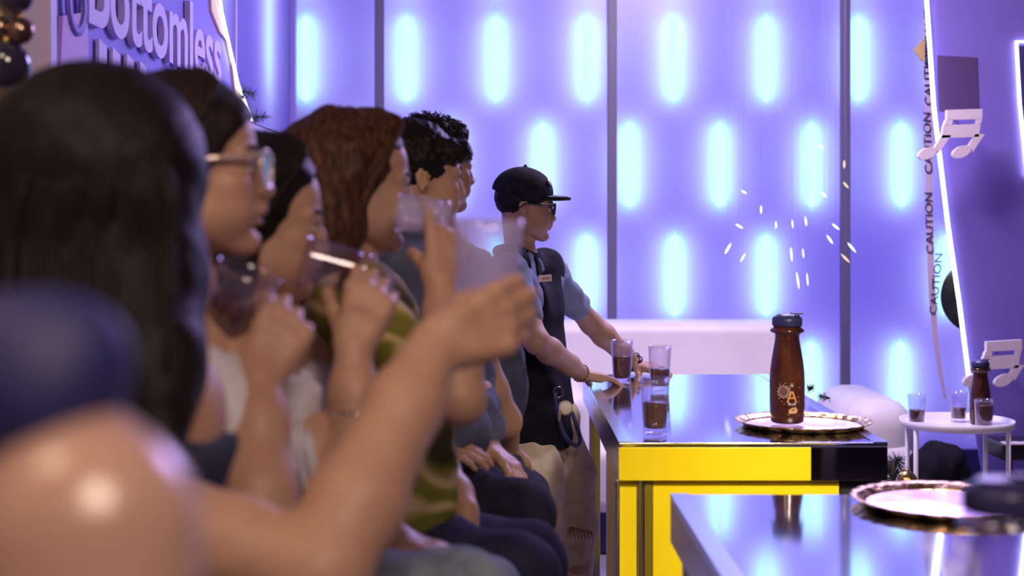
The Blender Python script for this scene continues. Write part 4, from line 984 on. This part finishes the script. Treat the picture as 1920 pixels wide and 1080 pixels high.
# ------------------------------------------------------------ round side table with its drinks
RT = empty('side_table', (1.84, 5.8, 0)); tag(RT, 'small round white tray table standing right of the counter', 'table')
tc = ((1794-CX)/F*5.8, 5.8)
lathe('table_top', [(.0005, .735), (.218, .735), (.224, .74), (.227, .765), (.221, .765), (.217, .745), (.0005, .745)], M['white'], RT, 64, (tc[0], tc[1], 0))
for a in (40, 140, 205, 320):
    x, y = tc[0]+.212*math.cos(math.radians(a)), tc[1]+.212*math.sin(math.radians(a))
    tube('leg', [(x, y, 0.0), (x, y, .75)], .0095, M['white'], RT, 10)
Z2 = .7455
def rt(px, dy): return on_table(px, 5.8+dy, Z2)
GRP = 'tumblers on the round side table'
tumbler(rt(1719, -.03), (0, 0, 1), 'leftmost tumbler of tea on the round white table', GRP, .42, H=.125, rb=.03, rt=.037)
tumbler(rt(1797, .07), (0, 0, 1), 'middle tumbler at the back of the round white table', GRP, .38, H=.125, rb=.03, rt=.037)
tumbler(rt(1845, -.12), (0, 0, 1), 'fullest tumbler in front of the small bottle on the round table', GRP, .78, H=.115, rb=.033, rt=.039)
sb = bottle(rt(1838, .0), .88, 'small dark tea bottle standing on the round white table', m_bot, M['navy'], True)
# ------------------------------------------------------------ dark bag and gadgets under the round table
m_bag = fabric('black_bag_cloth', (.006, .005, .010), (.015, .012, .022), 20)
g = Organic(.012); bc = V3(1.87, 6.24, .0)
g.ell(bc+V3(0, 0, .28), (.17, .14, .28), k=.05).ell(bc+V3(.04, 0, .46), (.12, .11, .14), k=.06).half(bc+V3(0, 0, .003), (0, 0, -1))
bg = g.build('backpack', m_bag, disp=wrinkle(.010, 22, 3)); tag(bg, 'black soft backpack standing on the floor behind the round table', 'bag')
KB = box('keyboard_body', (2.12+.28, 6.1, .60), (.62, .24, .07), M['black'], None, .01); KB.name = 'keyboard'; tag(KB, 'black keyboard edge with pale lit keys low at the right frame edge', 'keyboard')
for i in range(14): box('key', (2.115+.042*i, 5.995, .6375), (.036, .07, .005), mat('key_white', (.85, .7, .78), .3) if i == 0 else bpy.data.materials['key_white'], KB)
for x in (2.16, 2.65): tube('stand_leg', [(x, 6.1, 0), (x, 6.1, .566)], .014, M['black'], KB, 8)
# ------------------------------------------------------------ right hand violet board with neon outline
m_pan = mat('board_violet', (.20, .15, .62), .55); noise_color(m_pan, (.18, .13, .56), (.23, .16, .66), scale=1.3, detail=3)
PD = 6.55
def q(px, py, d=PD): v = P(px, py, d); return (v[0], v[2])
RB = empty('display_board', ((1860-CX)/F*PD, PD, 0)); tag(RB, 'tall violet display board with glowing neon outline at the right', 'board')
left = [(1737, -260), (1737, -20), (1752, 200), (1778, 420), (1800, 570), (1818, 712), (1830, 800), (1846, 900)]
poly = [q(*p) for p in left]+[(q(1846, 0)[0], 0.0), (2.95, 0.0), (2.95, 3.2)]
poly = poly[::-1]
prism('board_panel', [(x, z) for x, z in poly], (0, PD+.03, 0), (1, 0, 0), (0, 0, 1), .03, m_pan, RB)
m_neon = emis('neon_white', (.80, .92, 1.0), 6.0)
tube('neon_tube', [P(a-1, b, PD-.012) for a, b in left[1:6]], .0095, m_neon, RB, 8)
tube('neon_tube', [P(a, b, PD-.012) for a, b in ((1960, 78), (1906, 78), (1912, 190), (1926, 330))], .0075, m_neon, RB, 8)
prism('screen_panel', [q(1909, 86), q(1914, 190), q(1930, 400), q(1990, 400), q(1990, 86)][::-1], (0, PD-.004, 0), (1, 0, 0), (0, 0, 1), .004, mat('board_dark_violet', (.05, .035, .16), .4), RB)
prism('dark_plate', [q(1757, 128), q(1760, 208), q(1836, 208), q(1832, 108), q(1757, 104)], (0, PD-.003, 0), (1, 0, 0), (0, 0, 1), -.003, mat('plate_plum', (.085, .045, .17), .6), RB)  # shadow above the upper note, put in as a dark plate
# foam of the music notes
m_note = mat('note_foam_white', (.80, .68, .80), .5)
def note(pts, d, label, s):
    """pair of quavers cut from thick white foam; pts: pixel corners TL, TR, feet L, R"""
    (x0, y0), (x1, y1), (xl, yl), (xr, yr) = pts
    T = empty('music_note', P((x0+x1)/2, (yl+yr)/2, d)); tag(T, label, 'wall decoration', 'white foam music notes')
    def pp(*a): return [q(x, y, d) for x, y in a][::-1]
    beam = 16*s; stem = 13*s; thick = .03
    def pr(name, pl): prism(name, pl, (0, d, 0), (1, 0, 0), (0, 0, 1), thick, m_note, T)
    # beam with a slot: top bar, bottom bar, ends
    H_ = 52*s
    lerp = lambda t, o: (x0+(x1-x0)*t, y0+(y1-y0)*t+o)
    pr('beam', pp(lerp(0, 0), lerp(1, 0), lerp(1, H_*.36), lerp(0, H_*.36)))
    pr('beam', pp(lerp(-.09, H_*.54), lerp(.95, H_*.54), lerp(.9, H_), lerp(-.16, H_)))
    pr('beam', pp(lerp(-.03, H_*.35), lerp(.16, H_*.35), lerp(.14, H_*.55), lerp(-.08, H_*.55)))
    pr('beam', pp(lerp(.86, H_*.35), lerp(.99, H_*.35), lerp(.95, H_*.55), lerp(.83, H_*.55)))
    for (xa, ya), (xb, yb) in ((lerp(-.14, H_*.9), (xl, yl)), (lerp(.80, H_*.9), (xr, yr))):
        pr('stem', pp((xa, ya), (xa+stem*1.35, ya), (xb+stem*1.1, yb), (xb, yb)))
        cx_, cy_ = xb-6*s, yb
        el = [(cx_+17*s*math.cos(t)*1.0, cy_-11*s*math.sin(t)-5*s*math.cos(t)) for t in np.linspace(0, 2*math.pi, 25)[:-1]]
        pl = [q(x, y, d-.004) for x, y in el][::-1]
        if True: prism('note_head', pl[::-1] if False else pl, (0, d-.004, 0), (1, 0, 0), (0, 0, 1), thick, m_note, T)
    a = P((x0+x1)/2, y0+8*s, d); tube('hook', [a+V3(0, -.001, 0), (a[0], PD+.002, a[2])], .006, m_note, T, 6)
    return T
note([(1772, 207), (1838, 205), (1742, 288), (1806, 285)], 6.40, 'white foam music note on the violet board, the upper one', 1.0)
note([(1846, 640), (1912, 636), (1826, 712), (1884, 712)], 6.40, 'white foam music note behind the small bottle, the lower one', 1.0)
# vinyl record, caution tape, pennant
vr = V3((1832-CX)/F*6.72, 6.72, CZ-(556-CY)/F*6.72)
VR = empty('vinyl_record', vr); tag(VR, 'black vinyl record half hidden behind the violet board edge', 'record')
Rr = axis_R((0, -1, 0))
lathe('disc', [(.0005, 0), (.172, 0), (.174, .004), (.172, .008), (.0005, .008)], M['black'], VR, 64, vr, Rr)
lathe('disc_label', [(.0005, .009), (.055, .009), (.055, .0105), (.0005, .0105)], mat('record_label_violet', (.25, .16, .7), .5), VR, 40, vr, Rr)
tube('stand', [(vr[0]+.06, vr[1]+.006, 0.0), (vr[0]+.06, vr[1]+.006, vr[2])], .006, M['black'], VR, 8)
m_tape = mat('caution_tape_mauve', (.62, .45, .62), .5)
TP = empty('caution_tape', P(1742, 300, 6.9)); tag(TP, 'hanging mauve caution tape with black lettering beside the violet board', 'tape')
path = [(1737, -200), (1739, 60), (1741, 200), (1741, 330), (1743, 450), (1748, 560), (1756, 640), (1766, 700), (1776, 748)]
wd = [14, 14, 14, 14, 13, 12, 9, 7, 5]
V, Fc = [], []
for (a, b_), wv in zip(path, wd):
    for o_, dd in ((0, 0), (1, 0), (1, .0015), (0, .0015)): V.append(P(a-6+o_*wv, b_, 6.9)+V3(0, dd, 0))
n_ = len(path)
for i in range(n_-1):
    for k in range(4): Fc.append((i*4+k, (i+1)*4+k, (i+1)*4+(k+1) % 4, i*4+(k+1) % 4))
mesh_obj('tape_strip', V, Fc, m_tape, TP, False)
m_ink = mat('tape_ink', (.03, .015, .05), .6)
for py, wdth in ((198, 'CAUTION'), (326, 'CAUTION'), (476, 'CAUTION'), (590, 'CAUTION'), (84, 'CAUTION')):
    o_ = P(1748 if py < 450 else (1751 if py < 560 else 1756), py, 6.895)
    text_obj('printed_word', wdth, o_, (-.03 if py < 560 else .1, 0, 1), (-1, 0, 0), .052, m_ink, TP, .0008, sx=1.28)
pn = prism('paper_pennant', [q(1712, 93, 6.88), q(1733, 71, 6.88), q(1733, 118, 6.88), q(1725, 112, 6.88)][::-1], (0, 6.88, 0), (1, 0, 0), (0, 0, 1), .012, mat('kraft_gold', (.55, .38, .16), .6)); tag(pn, 'small dark and gold paper pennant stuck at the top of the caution tape', 'pennant')
# ------------------------------------------------------------ sparkles in front of the wall, put in as glowing drops on threads
m_spark = emis('spark_cool', (.85, .92, 1.0), 2.2); m_spark2 = emis('spark_warm', (1.0, .72, .5), 1.2); m_wire = mat('clear_thread', (.5, .42, .9), .3)
FL = empty('fairy_lights', P(1500, 0, 7.0)); tag(FL, 'cluster of tiny sparkling lights hanging before the backlit wall', 'string lights')  # stands in for unidentified sparkles
sp = [(1583, 308, 5, 8, 0, 1), (1586, 347, 5, 8, 40, 1), (1567, 425, 5, 9, 50, 0), (1556, 449, 5, 10, 35, 0), (1597, 464, 5, 12, 40, 0), (1585, 484, 5, 12, 45, 1), (1484, 477, 4, 13, 5, 0), (1506, 475, 3, 9, 5, 0), (1496, 526, 4, 16, 8, 0), (1514, 524, 3, 12, 5, 0), (1511, 415, 4, 9, 8, 0), (1386, 424, 5, 8, 60, 0), (1365, 466, 5, 12, -30, 0), (1393, 483, 4, 9, -30, 0), (1427, 393, 4, 8, 0, 0), (1455, 422, 4, 7, 0, 0), (1545, 365, 5, 7, 45, 0), (1395, 360, 4, 6, 60, 0), (1540, 275, 4, 6, 50, 0), (1486, 420, 3, 8, 5, 0)]
for i, (a, b_, wv, hv, ang, warm) in enumerate(sp):
    c = P(a, b_, 7.0); s_ = 7.0/F; t = math.radians(ang); d_ = V3(-math.sin(t), 0, math.cos(t))
    pts = [c-d_*hv*s_, c-d_*hv*s_*.4, c+d_*hv*s_*.4, c+d_*hv*s_]
    bo = tube('light_drop', pts, [.001, wv*s_*.42, wv*s_*.42, .001], m_spark2 if warm else m_spark, FL, 6)  # glowing drop standing in for a sparkle
v, f = join_vf([tube_vf([P(a, b_, 7.0), (P(a, b_, 7.0)[0], 7.0, 3.8)], .0004, 4) for a, b_, *_ in sp]); mesh_obj('hanging_threads', v, f, m_wire, FL)
# ------------------------------------------------------------ sign board on the left
SX = -1.10
def sgn(px, py):
    d = SX*F/(px-CX); return np.array([d, CZ-(py-CY)/F*d])   # (y, z) on the plane x = SX
SG = empty('sign_board', (SX, 4.5, 0)); tag(SG, 'violet lettered sign board with cream edge behind the seated women', 'sign')
m_sg = mat('sign_violet', (.24, .17, .72), .5); noise_color(m_sg, (.22, .16, .66), (.27, .19, .78), scale=1.4)
m_cream = mat('sign_cream_edge', (.95, .72, .45), .5); m_ltr = mat('letter_pink', (.62, .34, .72), .45); m_ltr2 = mat('letter_lilac', (.70, .55, .92), .45)
e1 = [sgn(*p) for p in ((388, -60), (392, 20), (408, 60), (424, 80), (432, 130), (438, 190), (447, 235))]
e2 = [sgn(*p) for p in ((396, -60), (408, 20), (425, 95), (440, 160), (452, 190), (464, 225))]
body_poly = [(3.38, 1.2)]+[(e1[-1][0]-.1, 1.2)]+[tuple(p) for p in e1[::-1]]+[(e1[0][0], 3.1), (3.38, 3.1)]
prism('sign_panel', body_poly, (SX+.0, 0, 0), (0, 1, 0), (0, 0, 1), -.05, m_sg, SG)
prism('cream_edge', [tuple(p) for p in e1]+[tuple(p) for p in e2[::-1]], (SX+.01, 0, 0), (0, 1, 0), (0, 0, 1), -.06, m_cream, SG)
tube('neon_tube', [V3(SX+.015, p[0], p[1]) for p in e2], .006, m_neon, SG, 6)
text_obj('sign_word', 'Bottomless', (SX+.012, 3.66, 2.085), (0, 1, 0), (0, 0, 1), .34, m_ltr2, SG, .010, sx=1.12, offset=.006)
cup = [sgn(106, 30), sgn(152, 22), sgn(156, 150), sgn(100, 150)]
prism('sign_cup', [(p[0], p[1]) for p in cup][::-1], (SX+.004, 0, 0), (0, 1, 0), (0, 0, 1), .012, m_ltr, SG)
c_ = sgn(131, 12); lathe('sign_cup_ring', [(.05, 0), (.075, 0), (.075, .012), (.05, .012), (.05, 0)], m_sg, SG, 32, (SX+.010, c_[0], c_[1]), axis_R((1, 0, 0)))
for a, t_ in ((176, 72), (202, 88), (229, 100), (254, 114), (288, 135), (316, 150)):
    p0 = sgn(a, t_); wv = .075 if a < 280 else .05
    prism('letter_stroke', [(p0[0], 1.75), (p0[0]+wv, 1.75), (p0[0]+wv, p0[1]-.012), (p0[0], p0[1])], (SX+.004, 0, 0), (0, 1, 0), (0, 0, 1), .010, m_ltr2, SG)
box('sign_frame', (SX+.0, 3.355, 2.15), (.07, .05, 1.9), mat('frame_lavender', (.70, .58, .92), .4), SG, .004)
tube('support_post', [(SX-.04, 3.6, 0), (SX-.04, 3.6, 2.0)], .02, m_sg, SG, 8); tube('support_post', [(SX-.04, 5.2, 0), (SX-.04, 5.2, 2.0)], .02, m_sg, SG, 8)
# ------------------------------------------------------------ fir sprigs, small fir tree, baubles
def sprig(pts, ln, n, seed=0, r=.0011):
    rg = np.random.default_rng(seed); parts = [tube_vf(pts, .002, 5)]; pts = [np.asarray(p, float) for p in pts]
    for i in range(n):
        t = rg.uniform(0, len(pts)-1.001); j = int(t); p = pts[j]+(pts[j+1]-pts[j])*(t-j)
        d = nrm(nrm(pts[j+1]-pts[j])*.6+nrm(rg.normal(size=3))); parts.append(tube_vf([p, p+d*ln*rg.uniform(.6, 1)], [r, r*.4], 3, False))
    return join_vf(parts)
for k, (a, b_, ax_, bx_, d, lab) in enumerate(((1520, 728, 1516, 748, 4.75, 'small dark fir sprig poking up beside the brown bottle'), (1538, 752, 1556, 758, 4.52, 'small dark fir sprig lying on the right edge of the counter top'))):
    p0 = P(ax_, bx_, d); p0[2] = max(p0[2], TZ+.004) if k else TZ+.004; p1 = P(a, b_, d); p1[2] = max(p1[2], TZ+.010)
    v, f = sprig([p0, (p0+p1)/2+V3(0, .005, 0), p1], .020, 60, k); tag(mesh_obj('fir_sprig', v, f, M['fir']), lab, 'sprig')
for k, (a, b_, y_) in enumerate(((443, 172, 5.74), (466, 218, 5.76))):
    c = V3(SX+.02, 0, 0); p = sgn(a, b_); c = V3(SX+.03, p[0], p[1]); v, f = sprig([c-V3(0, 0, .03), c, c+V3(.03, .06, .0)], .045, 90, k+5)
    tag(mesh_obj('fir_sprig', v, f, M['fir']), ('dark fir tuft on the sign board edge, the upper one' if k == 0 else 'dark fir tuft on the sign board edge, the lower one above the black hair'), 'sprig')
XT = empty('fir_tree', (1.27, 4.66, 0)); tag(XT, 'small dark artificial fir tree on the floor right of the yellow counter', 'tree')
tube('trunk', [(1.27, 4.66, 0), (1.27, 4.66, .78)], [.018, .005], mat('bark', (.05, .03, .02), .8), XT, 8)
pr = []; rg = np.random.default_rng(4)
for i in range(46):
    z = .12+.66*(i/46); rr = (.13*(1-(z-.1)/.95)+.02); a = rg.uniform(0, 6.28); d = V3(math.cos(a), math.sin(a), .15)
    p0 = V3(1.27, 4.66, z); p1 = p0+d*rr; pr.append(sprig([p0, (p0+p1)/2+V3(0, 0, .01), p1], .038, 80, i+20, .0018))
v, f = join_vf(pr); mesh_obj('needles', v, f, M['fir'], XT)
def bauble(c, r, m, label, grp=None, facets=True):
    T = empty('bauble', c); tag(T, label, 'ornament', grp)
    bm = bmesh.new(); bmesh.ops.create_icosphere(bm, subdivisions=3, radius=r)
    if facets:
        for v_ in bm.verts: v_.co *= 1+random.uniform(-.035, .035)
    me = bpy.data.meshes.new('ball'); bm.to_mesh(me); bm.free(); me.materials.append(m); me.transform(Matrix.Translation(Vector(c)))
    if not facets: me.polygons.foreach_set('use_smooth', [True]*len(me.polygons))
    link(bpy.data.objects.new('ball', me), T)
    lathe('cap', [(.0005, r*.98), (r*.22, r*.96), (r*.22, r*1.12), (.0005, r*1.13)], M['gold'], T, 16, c)
    tube('hanger', [np.array(c)+V3(0, 0, r*1.1), np.array(c)+V3(0, .0, r*1.5)], .0012, M['gold'], T, 5)
    return T
bauble(P(1700, 903, 4.52), .034, M['gold'], 'faceted gold bauble by the fir tree right of the counter')
m_shiny = mat('bauble_black_shiny', (.03, .025, .06), .06, 0, Specular_IOR_Level=1.0); m_shiny2 = mat('bauble_bronze', (.30, .20, .16), .2, .9)
XT2 = empty('fir_tree', (-.93, 2.45, 0)); tag(XT2, 'blurred tall fir tree with ornaments at the upper left corner', 'tree')
tube('trunk', [(-.98, 2.45, 0), (-.98, 2.45, 2.3)], [.03, .008], mat('bark_dark', (.05, .03, .02), .8), XT2, 8)
pr = []
for i in range(70):
    z = .5+1.75*(i/70); rr = .30*(1-(z-.3)/2.2)+.03; a = rg.uniform(0, 6.28); d = V3(math.cos(a)*.55, math.sin(a), .1)
    p0 = V3(-.99, 2.45, z); p1 = p0+d*rr; pr.append(sprig([p0, (p0+p1)/2+V3(0, 0, .015), p1], .05, 40, i+90, .002))
v, f = join_vf(pr); mesh_obj('needles', v, f, mat('fir_bronze', (.10, .075, .05), .5), XT2)
for (a, b_, r, m_, lab) in ((12, 122, .038, m_shiny, 'large shiny black bauble on the tall fir tree'), (38, 58, .022, m_shiny2, 'small bronze bauble above the black one on the tall fir tree'), (30, -8, .028, m_shiny, 'dark bauble at the top left corner of the photo'), (0, 52, .020, m_shiny2, 'bronze bauble at the left frame edge on the tall fir tree')):
    bauble(P(a, b_, 2.25), r, m_, lab, 'baubles on the tall fir tree', False)
# ------------------------------------------------------------ tumblers held in hands
tumbler(P(908, 628, 1.655), (.04, 0, 1), 'clear nearly empty tumbler raised high in the nearest bare arm', 'raised tumblers', .0, H=.135, rb=.032, rt=.040, frost=True)
tumbler(P(420, 640, 1.80), nrm(V3(.35, -.16, .9)), 'tilted tumbler of tea held at the chin of the person with spectacles', 'raised tumblers', .45, H=.10, rb=.031, rt=.042)
tumbler(P(690, 515, 2.06), nrm(V3(-.86, -.05, .22)), 'tilted tumbler of brown tea at the lips of the person in white', 'raised tumblers', .30, H=.095, rb=.030, rt=.036)
tumbler(P(842, 408, 2.32), nrm(V3(-.86, .05, .10)), 'violet-lit tumbler tipped to the mouth of the person with brown hair', 'raised tumblers', .0, H=.085, rb=.026, rt=.031, frost=True)
